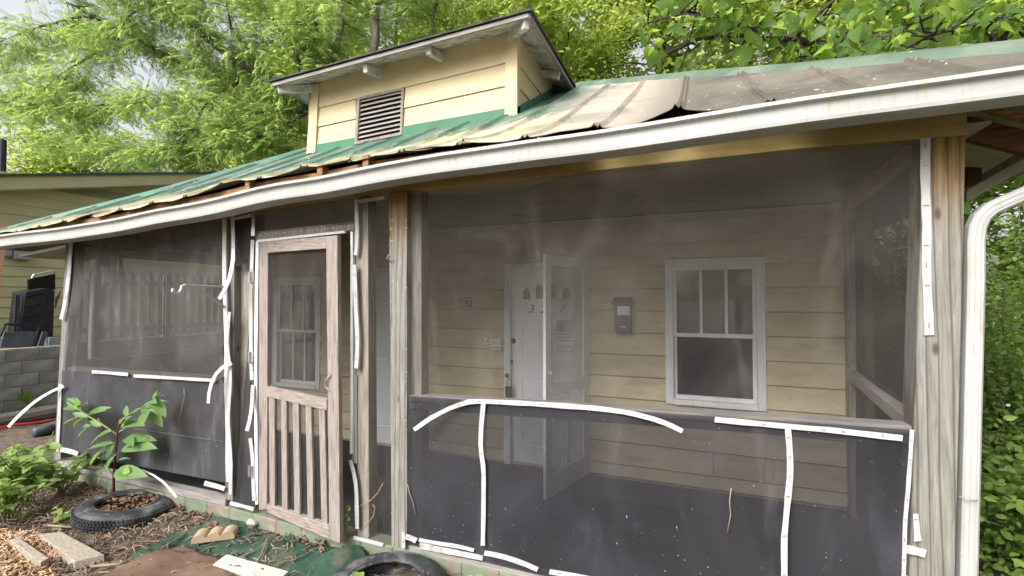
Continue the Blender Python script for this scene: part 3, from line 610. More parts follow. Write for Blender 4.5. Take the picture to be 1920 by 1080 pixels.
ribbon(TR, [(908, 1037), (940, 1043), (980, 1056), (1021, 1074)], 12)
ribbon(TR, [(1030, 1072), (1080, 1080), (1250, 1116), (1480, 1170)], 12)
ribbon(TR, [(776, 806), (806, 784), (845, 764), (882, 752), (910, 753), (1000, 757), (1060, 761), (1120, 766), (1180, 774), (1235, 788), (1270, 803), (1291, 815)], [10, 11, 12, 12, 12, 13, 13, 13, 13, 12], [-.13, -.08, -.04, -.036, -.036, -.036, -.036, -.036, -.05, -.08])
ribbon(TR, [(906, 756), (902, 800), (901, 840), (907, 880), (906, 960), (905, 1036)], 11, -.041)
ribbon(TR, [(1340, 787), (1440, 796), (1560, 807), (1705, 823)], [14, 14, 14, 16])
ribbon(TR, [(1477, 802), (1481, 850), (1482, 890), (1475, 960), (1470, 1010), (1471, 1110)], 16, -.041)
ribbon(TR, [(1710, 806), (1707, 860), (1703, 920), (1697, 980), (1694, 1100)], 11, -.03)
ribbon(TR, [(1717, 964), (1721, 1022)], [12, 19], -.012); ribbon(TR, [(1699, 1029), (1741, 1040)], 21, -.02)
ribbon(TR, [(1735, 254), (1735, 330), (1738, 420), (1737, 500), (1741, 580), (1743, 641)], 24, -.008)
ribbon('door_frame', [(482, 452), (660, 433)], 6, -.03, .02, MT['white'], staples=False, wob=0); ribbon('door_frame', [(482, 452), (479, 700), (481, 958)], 7, -.028, .03, MT['white'], staples=False, wob=.3)
ribbon('door_frame', [(659, 434), (659, 700), (658, 864)], 6, -.028, .03, MT['white'], staples=False, wob=.3)
qboard('door_header', [(478, 434), (664, 416), (664, 432), (478, 450)], -.012, .09, MT['wood_grey'])
qboard('door_stop', [(660, 704), (669, 704), (669, 870), (659, 868)], -.01, .04, MT['wood_grey'])
qboard('sill_trim', [(786, 1018), (905, 1044), (905, 1052), (786, 1030)], -.034, .02, MT['oldwhite'])

# ---- insect screens
def screen(quad, m, Y=-.014, nu=14, nv=10, bulge=.02, top=None, name='screen_panel'):
    tl, tr, br, bl = quad; mb_ = MB(); ph = random.random() * 9
    for j in range(nv + 1):
        for i in range(nu + 1):
            u, v = i / nu, j / nv
            x = lerp(lerp(tl[0], tr[0], u), lerp(bl[0], br[0], u), v); y = lerp(lerp(tl[1], tr[1], u), lerp(bl[1], br[1], u), v)
            if top: yt = np.interp(x, [q[0] for q in top], [q[1] for q in top]); yb = lerp(bl[1], br[1], u); y = lerp(yt, yb, v)
            e = math.sin(math.pi * u) * math.sin(math.pi * v)
            mb_.v.append(tuple(PY(x, y, Y + bulge * e * (.6 + .5 * math.sin(u * 5 + v * 3 + ph)) + .004 * e * math.sin(u * 17 + ph) )))
    for j in range(nv):
        for i in range(nu): a = j * (nu + 1) + i; mb_.f.append((a, a + 1, a + nu + 2, a + nu + 1))
    return mb_.build(name, m, house, smooth=True)
screen([(136, 453), (418, 410), (418, 716), (118, 694)], MT['screen_left'])
screen([(116, 694), (419, 714), (424, 905), (108, 846)], MT['screen_dark'], -.02, bulge=.03)
screen([(440, 408), (476, 403), (474, 490), (438, 502)], MT['screen_low']); screen([(474, 520), (475, 519), (478, 950), (436, 945)], MT['screen_low'], top=[(436, 640), (474, 520)])
screen([(480, 396), (664, 372), (664, 420), (480, 436)], MT['screen'])
screen([(690, 376), (729, 368), (734, 1024), (690, 1016)], MT['screen'])
screen([(764, 362), (1724, 262), (1712, 806), (764, 742)], MT['screen'], nu=30, nv=16, bulge=.03, top=[(764, 361), (800, 366), (900, 365), (980, 353), (1060, 330), (1180, 310), (1500, 279), (1724, 261)])
screen([(766, 742), (1712, 806), (1698, 1240), (762, 1018)], MT['screen_low'], -.02, nu=30, nv=14, bulge=.03)
def side_screen(X, z0, z1, m, dx=0):
    mb_ = MB(); nu, nv = 8, 8
    for j in range(nv + 1):
        for i in range(nu + 1): u, v = i / nu, j / nv; mb_.v.append((X + dx * u + .01 * math.sin(u * 5 + v * 4), lerp(.13, W - .13, u), lerp(z0, z1(u) if callable(z1) else z1, v)))
    for j in range(nv):
        for i in range(nu): a = j * (nu + 1) + i; mb_.f.append((a, a + 1, a + nu + 2, a + nu + 1))
    mb_.build('screen_panel', m, house, smooth=True)
side_screen(1.00, .03, 2.38, MT['screen_low'], .09); side_screen(-5.73, .03, 2.22, MT['screen_door'], .02)
MB().bar((1.0, .1, 2.40), (1.10, W - .1, 2.42), .09, .16).build('side_beam', MT['siding'], house)
MB().bar((-5.74, .09, 2.25), (-5.72, W - .1, 2.27), .09, .10).build('side_beam', MT['siding'], house)

# ---- weathered screen door, hanging a little open (hinged on the left)
hx, ex = PY(486, 700, -.035).x, PY(634, 700, -.14).x
def DP(x, y):                                           # photo pixel -> point on the swung door leaf
    a, b = Vector((hx, -.03, 0)), Vector((ex, -.14, 0)); nrm = Vector((b.y - a.y, -(b.x - a.x), 0)); d = ray(x, y); return CAM + d * ((a - CAM).dot(nrm) / d.dot(nrm))
DN = Vector((-(-.14 + .03), ex - hx, 0)).normalized()
def dq(name, quad, off=0.0, depth=.034, m=None, parent=None, bevel=.004):
    f = [DP(x, y) + DN * off for x, y in quad]; k = DN * depth; tl, tr, br, bl = f
    return MB().hexa([bl, br, tr, tl, bl + k, br + k, tr + k, tl + k]).build(name, m or MT['wood_door'], parent, bevel=bevel)
sdoor = dq('screen_door', [(486, 453), (502, 452), (500, 955), (485, 957)], parent=house)
dq('stile', [(611, 443), (632, 441), (637, 1019), (617, 1012)], parent=sdoor)
dq('top_rail', [(502, 452), (611, 443), (611, 466), (502, 474)], m=MT['wood_doorx'], parent=sdoor)
dq('middle_rail', [(500, 724), (612, 749), (613, 770), (500, 744)], m=MT['wood_doorx'], parent=sdoor)
dq('bottom_rail', [(500, 945), (616, 985), (617, 1012), (500, 961)], m=MT['wood_doorx'], parent=sdoor)
for (x0, x1, x2, x3, yt, yb) in [(502, 513, 513.5, 504, 744, 949), (525, 535, 537, 527, 750, 956), (547, 558, 561, 550, 754, 964), (571, 582, 586, 575, 760, 973), (596, 607, 612, 601, 766, 983)]:
    dq('baluster', [(x0, yt), (x1, yt + 1), (x2, yb + 2), (x3, yb - 2)], .006, .022, parent=sdoor)
m = MB(); m.face([DP(500, 472) + DN * .028, DP(613, 464) + DN * .028, DP(616, 750) + DN * .028, DP(500, 725) + DN * .028]); m.build('insect_screen', MT['screen_door'], sdoor)
m = MB(); m.face([DP(500, 742) + DN * .03, DP(614, 768) + DN * .03, DP(617, 990) + DN * .03, DP(500, 948) + DN * .03]); m.build('insect_screen', MT['screen_door'], sdoor)
for (x, y) in ((479, 520), (478, 668), (478, 879)):
    m = MB(); m.box((PY(x, y, 0).x - .012, -.052, PY(x, y, 0).z - .04), (PY(x, y, 0).x + .022, -.034, PY(x, y, 0).z + .04)); m.tube([(PY(x, y, 0).x + .012, -.056, PY(x, y, 0).z - .042), (PY(x, y, 0).x + .012, -.056, PY(x, y, 0).z + .042)], .007, 6); m.build('hinge', MT['metal'], sdoor)
MB().tube([DP(621, 703) - DN * .004, DP(615, 712) - DN * .02, DP(614, 724) - DN * .02, DP(619, 732) - DN * .004], .005, 6).build('pull_handle', MT['metal'], sdoor)

# ---- roof
TAN = math.tan(math.radians(30))
def ez(X): return 2.25 + (X + 6.3) / 30.0
HIPX = [-7.35, -7.104, -5.689, -4.627, -2.70, -1.36, -.0, .666, 1.514, 2.05]
HIPY = [-.25, .021, .736, 1.883, 3.95, 3.05, 1.80, 1.09, .432, -.25]
edge_px = [(9, 436), (62, 427), (93, 420), (126, 415), (161, 405), (202, 400), (285, 381), (335, 370), (385, 355), (442, 340), (510, 328), (581, 310), (661, 301), (755, 286), (864, 268), (980, 258), (1118, 237), (1190, 226), (1270, 203), (1370, 198), (1430, 192)]
EX = [PY(x, y, -.2).x for x, y in edge_px]; EL = [PY(x, y, -.2).z - (ez(PY(x, y, -.2).x) + .05 * TAN) for x, y in edge_px]
EX += [.6, 2.0]; EL += [.0, .0]
def rz(X, Y):
    lift = interp(X, EX, EL) * math.exp(-max(0, Y + .2) / .45)
    return ez(X) + (Y + .25) * TAN + lift
roof = MB()                                              # deck under the metal, set 4 cm lower
xs = np.linspace(-7.2, 1.95, 40)
for a, b in zip(xs[:-1], xs[1:]):
    ya, yb = interp(a, HIPX, HIPY), interp(b, HIPX, HIPY)
    roof.face([(a, -.02, ez(a) + .23 * TAN - .05), (b, -.02, ez(b) + .23 * TAN - .05), (b, yb, ez(b) + (yb + .25) * TAN - .05), (a, ya, ez(a) + (ya + .25) * TAN - .05)])
roof = roof.build('roof', MT['wood_brown'], house)
seams = [-7.25] + [PY(1118, 237, -.22).x + .405 * k for k in range(-16, 7)]; seams = [s for s in seams if s < 1.9] + [1.97]
for a, b in zip(seams[:-1], seams[1:]):
    cols = [0, .035, .07, .11, .30, .5, .7, .89, .93, .965, 1.0]; hh = [.004, .022, .004, .0, -.003, .0, -.003, .0, .004, .022, .004]
    nv = 14; m = MB(); ph = random.random() * 6; jit = random.uniform(-.012, .012)
    for j in range(nv + 1):
        for c, h in zip(cols, hh):
            X = lerp(a, b, c); ym = max(interp(X, HIPX, HIPY), -.18); t = (j / nv) ** 1.7; y0 = -.215 + jit + .012 * math.sin(c * 7 + ph)
            Y = lerp(y0, max(ym, y0 + .01), t); wv = .010 * math.sin(X * 9 + ph) * math.exp(-(Y + .2) / .25) + .006 * math.sin(X * 5 + Y * 4 + ph)
            m.v.append((X, Y, rz(X, Y) + h + wv))
    nc = len(cols)
    for j in range(nv):
        for i in range(nc - 1): q = j * nc + i; m.f.append((q, q + 1, q + nc + 1, q + nc))
    o = m.build('metal_sheet', MT['roof'], roof)
    sf = o.modifiers.new('thickness', 'SOLIDIFY'); sf.thickness = .003; sf.offset = -1
# right, left and rear faces of the hip
def slope(pts): return MB().face(pts).build('metal_sheet', MT['roof'], roof)
apex = (-2.70, 3.95, ez(-2.7) + 4.2 * TAN); apr = (-2.70, 5.6, apex[2])
hipR = [(x, y, ez(x) + (y + .25) * TAN - .01) for x, y in zip(HIPX, HIPY) if x >= -2.7]; hipL = [(x, y, ez(x) + (y + .25) * TAN - .01) for x, y in zip(HIPX, HIPY) if x <= -2.7]
slope([hipR[-1], (2.05, 9.3, 2.5), apr] + hipR[:-1]); slope([(-7.35, 9.3, 2.2), hipL[0]] + hipL[1:] + [apr]); slope([(2.05, 9.3, 2.5), (-7.35, 9.3, 2.2), apr])
def hipcap(pts, m, wd, name='hip_cap'):
    # bent strip of metal along the hip
    b = MB(); nseg = 30; P = np.array(pts); d = np.r_[0, np.cumsum(np.linalg.norm(np.diff(P, axis=0), axis=1))]; t = np.linspace(0, d[-1], nseg)
    Q = np.stack([np.interp(t, d, P[:, k]) for k in range(3)], 1)
    for i in range(nseg):
        tg = Q[min(i + 1, nseg - 1)] - Q[max(i - 1, 0)]; tg /= np.linalg.norm(tg); sdv = np.cross(tg, [0, 0, 1]); sdv /= np.linalg.norm(sdv)
        c = Vector(Q[i]); s_ = Vector(sdv); wob = .006 * math.sin(i * 1.7)
        for e, dz in ((-1, -.085 + wob), (-.55, -.01), (0, .022), (.55, -.01), (1, -.085 - wob)): b.v.append(tuple(c + s_ * e * wd + Vector((0, 0, dz + .03))))
    for i in range(nseg - 1):
        for k in range(4): a = i * 5 + k; b.f.append((a, a + 1, a + 6, a + 5))
    o = b.build(name, m, roof); sf = o.modifiers.new('thickness', 'SOLIDIFY'); sf.thickness = .004; return o
hipcap(hipR[1:], MT['cap'], .11); hipcap(hipL, MT['cap_left'], .11)
# fascia, rafter tails under the lifted metal
fp = [PY(x, y, -.16) for x, y in [(60, 437), (220, 415), (300, 396), (400, 378), (500, 354), (600, 337), (700, 315), (900, 284), (1100, 254)]]
m = MB()
for a, b in zip(fp[:-1], fp[1:]):
    h0 = Vector((0, 0, interp(a.x, [-3.0, -.6], [.062, .02]))); h1 = Vector((0, 0, interp(b.x, [-3.0, -.6], [.062, .02]))); lo = Vector((0, 0, -.10)); k = Vector((0, .02, 0)); m.hexa([a + lo, b + lo, b + h1, a + h0, a + lo + k, b + lo + k, b + h1 + k, a + h0 + k])
m.build('fascia', MT['wood_brown'], house)
for x in (470, 605, 690): 
    p = PY(x, interp(x, [300, 400, 500, 600, 700, 900], [387, 368, 344, 327, 305, 274]), -.17); MB().box((p.x - .02, -.20, p.z - .04), (p.x + .025, -.14, p.z + .05)).build('rafter_tail', MT['wood_brown'], house)
# gutter
gp = [(-60, 449), (0, 441), (100, 428), (220, 410), (300, 391), (340, 384), (400, 372.5), (500, 348), (600, 331), (700, 309), (800, 292), (900, 278), (1000, 262), (1100, 247.5), (1200, 231.7), (1500, 185), (1920, 122), (2050, 103)]
GP = [PY(x, y, -.33) for x, y in gp]
prof = [(-.215, -.005), (-.215, -.113), (-.312, -.113), (-.330, -.108), (-.333, -.092), (-.330, -.089), (-.314, -.084), (-.319, -.024), (-.326, -.020), (-.343, -.018), (-.343, -.001), (-.318, .001), (-.314, -.02), (-.308, -.105), (-.225, -.105), (-.222, -.005)]
m = MB(); npf = len(prof); gxs = np.linspace(GP[0].x, GP[-1].x, 46)
for i, X in enumerate(gxs):
    zt = interp(X, [p.x for p in GP], [p.z for p in GP]) + .003 * math.sin(X * 4)
    for y, dz in prof: m.v.append((X, y, zt + dz))
for i in range(len(gxs) - 1):
    for k in range(npf): a, b = i * npf + k, i * npf + (k + 1) % npf; m.f.append((a, b, b + npf, a + npf))
m.f += [tuple(range(npf - 6)), tuple((len(gxs) - 1) * npf + k for k in reversed(range(npf - 6)))]
gut = m.build('gutter', MT['gutter'], house)
for x in (170, 262, 345, 465, 1010):
    p = PY(x, interp(x, [a for a, b in gp], [b for a, b in gp]), -.33); MB().bar((p.x, -.335, p.z + .004), (p.x + .05, -.16, p.z + .05), .012, .006).build('hanger', MT['gutter'], gut)
# right-hand downspout, elbow and wire
def downspout(name, pts, wd, dp, parent=house, rings=True):
    P = [Vector(p) for p in pts]; b = MB()
    for i, p in enumerate(P):
        d = (P[min(i + 1, len(P) - 1)] - P[max(i - 1, 0)]).normalized(); sx = d.cross(Vector((0, 1, 0))).normalized(); sy = Vector((0, 1, 0))
        for u, v in ((-1, -.6), (-.75, -.9), (-.35, -1), (-.28, -.93), (-.05, -.93), (.05, -1), (.35, -1), (.42, -.93), (.7, -.93), (1, -.6), (1, 1), (-1, 1)): b.v.append(tuple(p + sx * u * wd / 2 + sy * v * dp / 2))
    for i in range(len(P) - 1):
        for k in range(12): a, c = i * 12 + k, i * 12 + (k + 1) % 12; b.f.append((a, c, c + 12, a + 12))
    return b.build(name, MT['gutter'], parent)
el = [(1990, 330), (1920, 364), (1880, 381), (1855, 393), (1839, 408), (1830, 428), (1827, 455), (1827, 520)]
P_ = [PY(x, y, .03) for x, y in el]; e2 = PY(1813, 1090, .03); e2 = P_[-1] + (e2 - P_[-1]) * ((P_[-1].z + .05) / (P_[-1].z - e2.z))
ds = downspout('downspout', P_ + [e2], .062, .06)
w0, w1 = PY(1798, 930, -.01), PY(1834, 938, -.01); MB().tube([w0, (w0 + w1) / 2 + Vector((0, -.01, -.008)), w1], .0022, 5).build('wire_tie', MT['staple'], ds)
# left-hand downspout elbow behind the corner post
downspout('downspout', [(-6.05, .45, 2.19), (-6.06, .42, 2.08), (-6.00, .36, 2.0), (-5.86, .28, 1.86), (-5.84, .26, 1.5), (-5.86, .26, -.2)], .07, .06)
# overhang framing at the right end
for (quad, Y_, dp_, mt_) in [([(1814, 217), (1990, 258), (1990, 305), (1814, 260)], .30, .05, 'wood_dark'), ([(1814, 203), (1990, 236), (1990, 255), (1814, 214)], .50, .03, 'oldwhite'), ([(1850, 199), (1990, 222), (1990, 242), (1850, 204)], .16, .05, 'wood_brown'),
                             ([(1812, 357), (1990, 256), (1990, 280), (1812, 379)], .55, .04, 'ceiling'), ([(1842, 328), (1990, 240), (1990, 255), (1842, 339)], .62, .06, 'wood_grey'), ([(1813, 312), (1842, 314), (1842, 346), (1813, 350)], .72, .06, 'wood_dark')]:
    qboard('rafter', quad, Y_, dp_, MT[mt_])
MB().face([(1.14, .0, 2.56), (2.0, .0, 2.47), (2.0, 1.9, 2.47), (1.14, 1.9, 2.56)]).build('soffit', MT['ceiling'], house)
MB().bar((-6.9, .4, 2.12), (-5.86, .4, 2.20), .6, .03).build('soffit', MT['ceiling'], house)

# ---- dormer
YD = 1.5
def dq4(quad, Y=YD, depth=.02, m=None, name='board', parent=None, off=0.0, bevel=0):
    f = [PY(x, y, Y) for x, y in quad]; k = Vector((0, depth, 0)); tl, tr, br, bl = f
    return MB().hexa([bl, br, tr, tl, bl + k, br + k, tr + k, tl + k]).build(name, m or MT['dormer'], parent, bevel=bevel)
xl0, xr0 = 580, 966
lines = [((590, 283), (950, 208)), ((588, 239), (950, 160)), ((592, 203), (950, 117)), ((596, 150), (950, 40))]
dorm = dq4([(590, 160), (966, 60), (966, 225), (574, 296)], YD + .02, .05, MT['dormer'], 'dormer', house)
for k in range(3):
    (a, b), (c, d) = lines[k], lines[k + 1]
    def ly(l, x): return l[0][1] + (l[1][1] - l[0][1]) * (x - l[0][0]) / (l[1][0] - l[0][0])
    parts = [(588, 667), (757, 948)] if k < 2 else [(592, 948)]
    for x0, x1 in parts:
        lo0, lo1, hi0, hi1 = ly(lines[k], x0), ly(lines[k], x1), ly(lines[k + 1], x0), ly(lines[k + 1], x1)
        f = [PY(x0, lo0, YD - .014), PY(x1, lo1, YD - .014), PY(x1, hi1 - 1, YD + .002), PY(x0, hi0 - 1, YD + .002)]; kk = Vector((0, .02, 0))
        MB().hexa(f + [f[0] + kk, f[1] + kk, f[2] + Vector((0, .017, 0)), f[3] + Vector((0, .017, 0))]).build('board', MT['dormer'], dorm)
dq4([(587, 272), (664, 258), (662, 290), (585, 300)], YD - .02, .03, MT['flashing'], 'flashing', dorm); dq4([(754, 237), (946, 203), (946, 222), (752, 262)], YD - .02, .03, MT['flashing'], 'flashing', dorm)
dq4([(584, 160), (597, 158), (591, 285), (574, 292)], YD - .03, .05, MT['dormer'], 'corner_board', dorm); dq4([(948, 60), (968, 55), (967, 222), (946, 226)], YD - .03, .05, MT['dormer'], 'corner_board', dorm)
# louvre
vent = MB(); fr = [(669, 183), (757, 163), (754, 252), (664, 271)]
def vq(u, v): return (lerp(lerp(fr[0][0], fr[1][0], u), lerp(fr[3][0], fr[2][0], u), v), lerp(lerp(fr[0][1], fr[1][1], u), lerp(fr[3][1], fr[2][1], u), v))
for (u0, v0, u1, v1) in ((0, 0, .06, 1), (.95, 0, 1, 1), (.06, 0, .95, .05), (.06, .94, .95, 1)):
    f = [PY(*vq(u0, v1), YD - .024), PY(*vq(u1, v1), YD - .024), PY(*vq(u1, v0), YD - .024), PY(*vq(u0, v0), YD - .024)]; k = Vector((0, .05, 0)); vent.hexa(f + [q + k for q in f])
vent = vent.build('louvre_vent', MT['wood_grey'], house)
for i in range(9):
    v = .075 + i * .096
    f = [PY(*vq(.06, v + .045), YD - .02), PY(*vq(.95, v + .045), YD - .02), PY(*vq(.95, v), YD + .012), PY(*vq(.06, v), YD + .012)]; k = Vector((0, .012, .012)); MB().hexa(f + [q + k for q in f]).build('slat', MT['wood_greyx'], vent)
dq4([vq(.03, .03), vq(.97, .03), vq(.97, .97), vq(.03, .97)], YD + .014, .004, MT['dark'], 'backing', vent)
# right cheek of the dormer
cr = PY(968, 100, YD); XD = cr.x; zr = [PY(967, 213, YD).z - .05, PY(967, 160, YD).z, PY(967, 118, YD).z, PY(967, 45, YD).z]
for k in range(3):
    MB().hexa([(XD + .014, YD - .01, zr[k]), (XD + .014, 3.4, zr[k]), (XD - .002, 3.4, zr[k + 1]), (XD - .002, YD - .01, zr[k + 1]), (XD - .02, YD - .01, zr[k]), (XD - .02, 3.4, zr[k]), (XD - .02, 3.4, zr[k + 1]), (XD - .02, YD - .01, zr[k + 1])]).build('board', MT['dormer'], dorm)
MB().box((XD - .01, YD - .035, zr[0]), (XD + .022, YD + .05, zr[3])).build('corner_board', MT['dormer'], dorm)
MB().hexa([(XD + .022, YD - .03, rz(XD, YD - .03) + .0), (XD + .022, 2.9, rz(XD, 2.9)), (XD + .022, 2.9, rz(XD, 2.9) + .07), (XD + .022, YD - .03, rz(XD, YD - .03) + .07),
           (XD + .002, YD - .03, rz(XD, YD - .03)), (XD + .002, 2.9, rz(XD, 2.9)), (XD + .002, 2.9, rz(XD, 2.9) + .07), (XD + .002, YD - .03, rz(XD, YD - .03) + .07)]).build('flashing', MT['flashing'], dorm)
XDl = PY(580, 200, YD).x; zt_l, zt_r = PY(592, 160, YD).z, PY(967, 52, YD).z
MB().box((XDl - .01, YD + .0, 3.2), (XDl + .01, 3.2, zt_l)).build('cheek', MT['dormer'], dorm)
# dormer roof: hipped, open eaves showing old white boards and rafter tails
eFL, eFR = PY(512, 160, YD - .32), PY(992, 30, YD - .32); eBR = PX(1105, 163, eFR.x); eBR = Vector((eFR.x, max(3.0, min(eBR.y, 3.6)), eFR.z - .02)); eBL = Vector((eFL.x, eBR.y, eFL.z))
rdg_l, rdg_r = Vector((lerp(eFL.x, eFR.x, .36), lerp(eFL.y, eBL.y, .52), (eFL.z + eFR.z) / 2 + .42)), Vector((lerp(eFL.x, eFR.x, .66), lerp(eFR.y, eBR.y, .52), (eFL.z + eFR.z) / 2 + .46))
faces = [[eFL, eFR, rdg_r, rdg_l], [eFR, eBR, rdg_r], [eBR, eBL, rdg_l, rdg_r], [eBL, eFL, rdg_l]]
top = MB(); und = MB()
cdm = (eFL + eFR + eBL + eBR) / 4
def outw(p): return p + (Vector(((.035 if p.x > cdm.x else -.035), (-.035 if p.y < cdm.y else .035), 0)) if p.z < rdg_l.z - .1 else Vector((0, 0, 0)))
for f in faces: top.face([outw(p) + Vector((0, 0, .03)) for p in f]); und.face(f)
dr = und.build('dormer_roof', MT['oldwhite'], house); s_ = dr.modifiers.new('thickness', 'SOLIDIFY'); s_.thickness = .022; s_.offset = 0
o = top.build('roof_sheet', MT['shingle'], dr); s_ = o.modifiers.new('thickness', 'SOLIDIFY'); s_.thickness = .012; s_.offset = 1
for a, b in ((eFL, eFR), (eFR, eBR), (eFL, eBL)):
    n = 14
    for i in range(0, n, 7): pass
    MB().bar(a + Vector((0, 0, .004)), b + Vector((0, 0, .004)), .025, .036).build('eave_board', MT['wood_greyx'], dr)
for (x, y, ex_, ey_) in ((808, 98, 832, 84), (690, 132, 706, 122)):
    a = PY(x - 6, y - 4, YD - .27); b = Vector((a.x, YD + .02, a.z + .055)); MB().bar(a, b, .055, .085).build('rafter_end', MT['oldwhite'], dr, bevel=.006)
for c_, d_ in ((eFR, Vector((-.32, .32, .10))), (eFL, Vector((.32, .32, .10)))):
    a = c_ + Vector((0, 0, -.055)) + Vector(d_) * .1; MB().bar(a, a + Vector(d_), .055, .085).build('rafter_end', MT['oldwhite'], dr, bevel=.006)
for yy in (2.25,):
    a = Vector((eFR.x - .03, yy, eFR.z - .05)); MB().bar(a, a + Vector((-.34, 0, .09)), .055, .085).build('rafter_end', MT['oldwhite'], dr, bevel=.006)
a = rdg_r; hp = MB()
for (p, q) in ((eFR, rdg_r), (eFL, rdg_l), (rdg_l, rdg_r)): hp.tube([p + Vector((0, 0, .06)), q + Vector((0, 0, .06))], .035, 6)
hp.build('ridge_roll', MT['shingle'], dr)

# ---- plant hook on the second post
hkx = PY(423, 540, -.02).x
hk = thing('plant_hook', 'white iron plant hook with brace jutting from the post beside the screen door', 'plant hook', (hkx, -.03, PY(423, 540, -.02).z))
e = PX(345, 535, hkx); rt0 = Vector((hkx, -.01, PX(424, 538, hkx).z)); m = MB(); m.tube([rt0, e], .008, 6); m.build('arm', MT['vinyl'], hk)
hook = [PX(x, y, hkx) for x, y in [(347, 535), (341, 537), (340, 543), (336, 549), (329, 550), (324, 546), (325, 541)]]; MB().tube(hook, .012, 8).build('hook_end', MT['vinyl'], hk)
MB().tube([PX(364, 536, hkx), PX(424, 578, hkx)], .009, 6).build('brace', MT['vinyl'], hk)

# ---- hanging decorations in the left bay
sp_ = PY(297, 455, .55)
st = thing('hanging_star', 'dull tin star ornament hanging behind the left porch screen', 'ornament', (sp_.x, sp_.y, sp_.z - .1))
b = MB(); ctr = sp_
for k in range(8):
    a = math.pi / 4 * k; r = .14 if k % 2 == 0 else .10; d = Vector((math.cos(a) * .75, math.cos(a) * .3, math.sin(a))); q = Vector((-d.z, 0, d.x)) * .016
    t = ctr + d * r; f = Vector((.01, -.02, 0)); n = len(b.v); b.v += [tuple(ctr + q), tuple(t), tuple(ctr - q), tuple(ctr + f), tuple(ctr - f)]; b.f += [(n, n + 1, n + 3), (n + 1, n + 2, n + 3), (n + 1, n, n + 4), (n + 2, n + 1, n + 4)]
b.build('star', MT['star'], st); MB().tube([ctr, (ctr.x, ctr.y, 2.36)], .002, 5).build('cord', MT['staple'], st)
MB().tube([ctr - Vector((0, 0, .08)), ctr - Vector((0, 0, .22))], [.012, .004], 6).build('pendant', MT['star'], st)
wp = PY(212, 470, .5)
ws = thing('windsock', 'faded pink fringed windsock hanging behind the left porch screen', 'windsock', (wp.x, wp.y, wp.z - .5))
MB().tube([(wp.x, wp.y, wp.z + .06), (wp.x, wp.y, wp.z - .06)], [.07, .075], 12, cap=False).build('hoop', MT['pink'], ws); MB().tube([(wp.x, wp.y, wp.z + .05), (wp.x, wp.y, 2.34)], .002, 5).build('cord', MT['staple'], ws)
for k in range(16):
    a = k / 16 * 6.283; x, y = wp.x + .075 * math.cos(a), wp.y + .075 * math.sin(a); L = random.uniform(.22, .38); j = random.uniform(-.05, .05)
    MB().hexa([(x - .012, y, wp.z - .06), (x + .012, y, wp.z - .06), (x + .012 + j, y, wp.z - .06 - L), (x - .012 + j, y, wp.z - .06 - L), (x - .012, y + .002, wp.z - .06), (x + .012, y + .002, wp.z - .06), (x + .012 + j, y + .002, wp.z - .06 - L), (x - .012 + j, y + .002, wp.z - .06 - L)]).build('ribbon', MT['pink'], ws)

# ================================================================== LEFT: neighbour, block wall, grill
NX = -12.0
nb = thing('neighbour_house', 'olive green lap sided house beyond the block wall', 'house', (NX - 2, 4, .6))
nwall = MB().box((NX - 6, -3, .3), (NX - .02, 12, 3.75)).build('wall', MT['olive'], nb)
for k in range(17):
    z0 = .70 + k * .195; z1 = z0 + .195
    MB().hexa([(NX + .014, -3, z0 + .008), (NX + .014, 12, z0 + .008), (NX, 12, z1), (NX, -3, z1), (NX - .016, -3, z0 + .008), (NX - .016, 12, z0 + .008), (NX - .016, 12, z1), (NX - .016, -3, z1)]).build('board', MT['olive'], nwall)
rk0, rk1 = PX(-40, 347, NX + .25), PX(330, 338, NX + .25); dirr = (rk1 - rk0)
ra, rb = rk0 - dirr * .7, rk0 + dirr * 2.2
rfn = MB().hexa([ra + Vector((-6.5, 0, .14)), ra + Vector((.10, 0, .14)), rb + Vector((.10, 0, .14)), rb + Vector((-6.5, 0, .14)), ra + Vector((-6.5, 0, .19)), ra + Vector((.10, 0, .19)), rb + Vector((.10, 0, .19)), rb + Vector((-6.5, 0, .19))]).build('roof', MT['shingle'], nb)
MB().hexa([ra + Vector((.03, 0, -.10)), ra + Vector((.06, 0, -.10)), ra + Vector((.06, 0, .14)), ra + Vector((.03, 0, .14)), rb + Vector((.03, 0, -.10)), rb + Vector((.06, 0, -.10)), rb + Vector((.06, 0, .14)), rb + Vector((.03, 0, .14))]).build('fascia', MT['olive'], nb)
MB().hexa([ra + Vector((-.5, 0, -.12)), ra + Vector((.03, 0, -.12)), ra + Vector((.03, 0, -.10)), ra + Vector((-.5, 0, -.10)), rb + Vector((-.5, 0, -.12)), rb + Vector((.03, 0, -.12)), rb + Vector((.03, 0, -.10)), rb + Vector((-.5, 0, -.10))]).build('soffit', MT['olive'], nb)
# gable end of the wall above the top board, under the rake
MB().hexa([(NX - .03, ra.y, 2.5), (NX - .003, ra.y, 2.5), (NX - .003, ra.y, ra.z + .1), (NX - .03, ra.y, ra.z + .1), (NX - .03, rb.y, 2.5), (NX - .003, rb.y, 2.5), (NX - .003, rb.y, rb.z + .1), (NX - .03, rb.y, rb.z + .1)]).build('gable', MT['olive'], nb)
for k in range(6):
    z0 = 3.82 + k * .195
    yA = ra.y + (z0 - (ra.z - .1)) / (rb.z - ra.z) * (rb.y - ra.y) if z0 > ra.z - .1 else ra.y
    MB().hexa([(NX + .014, yA, z0 + .008), (NX + .014, 12, z0 + .008), (NX, 12, z0 + .195), (NX, yA + .5, z0 + .195), (NX - .002, yA, z0 + .008), (NX - .002, 12, z0 + .008), (NX - .002, 12, z0 + .195), (NX - .002, yA + .5, z0 + .195)]).build('board', MT['olive'], nwall)
w0, w1 = PX(168, 474, NX), PX(226, 506, NX)
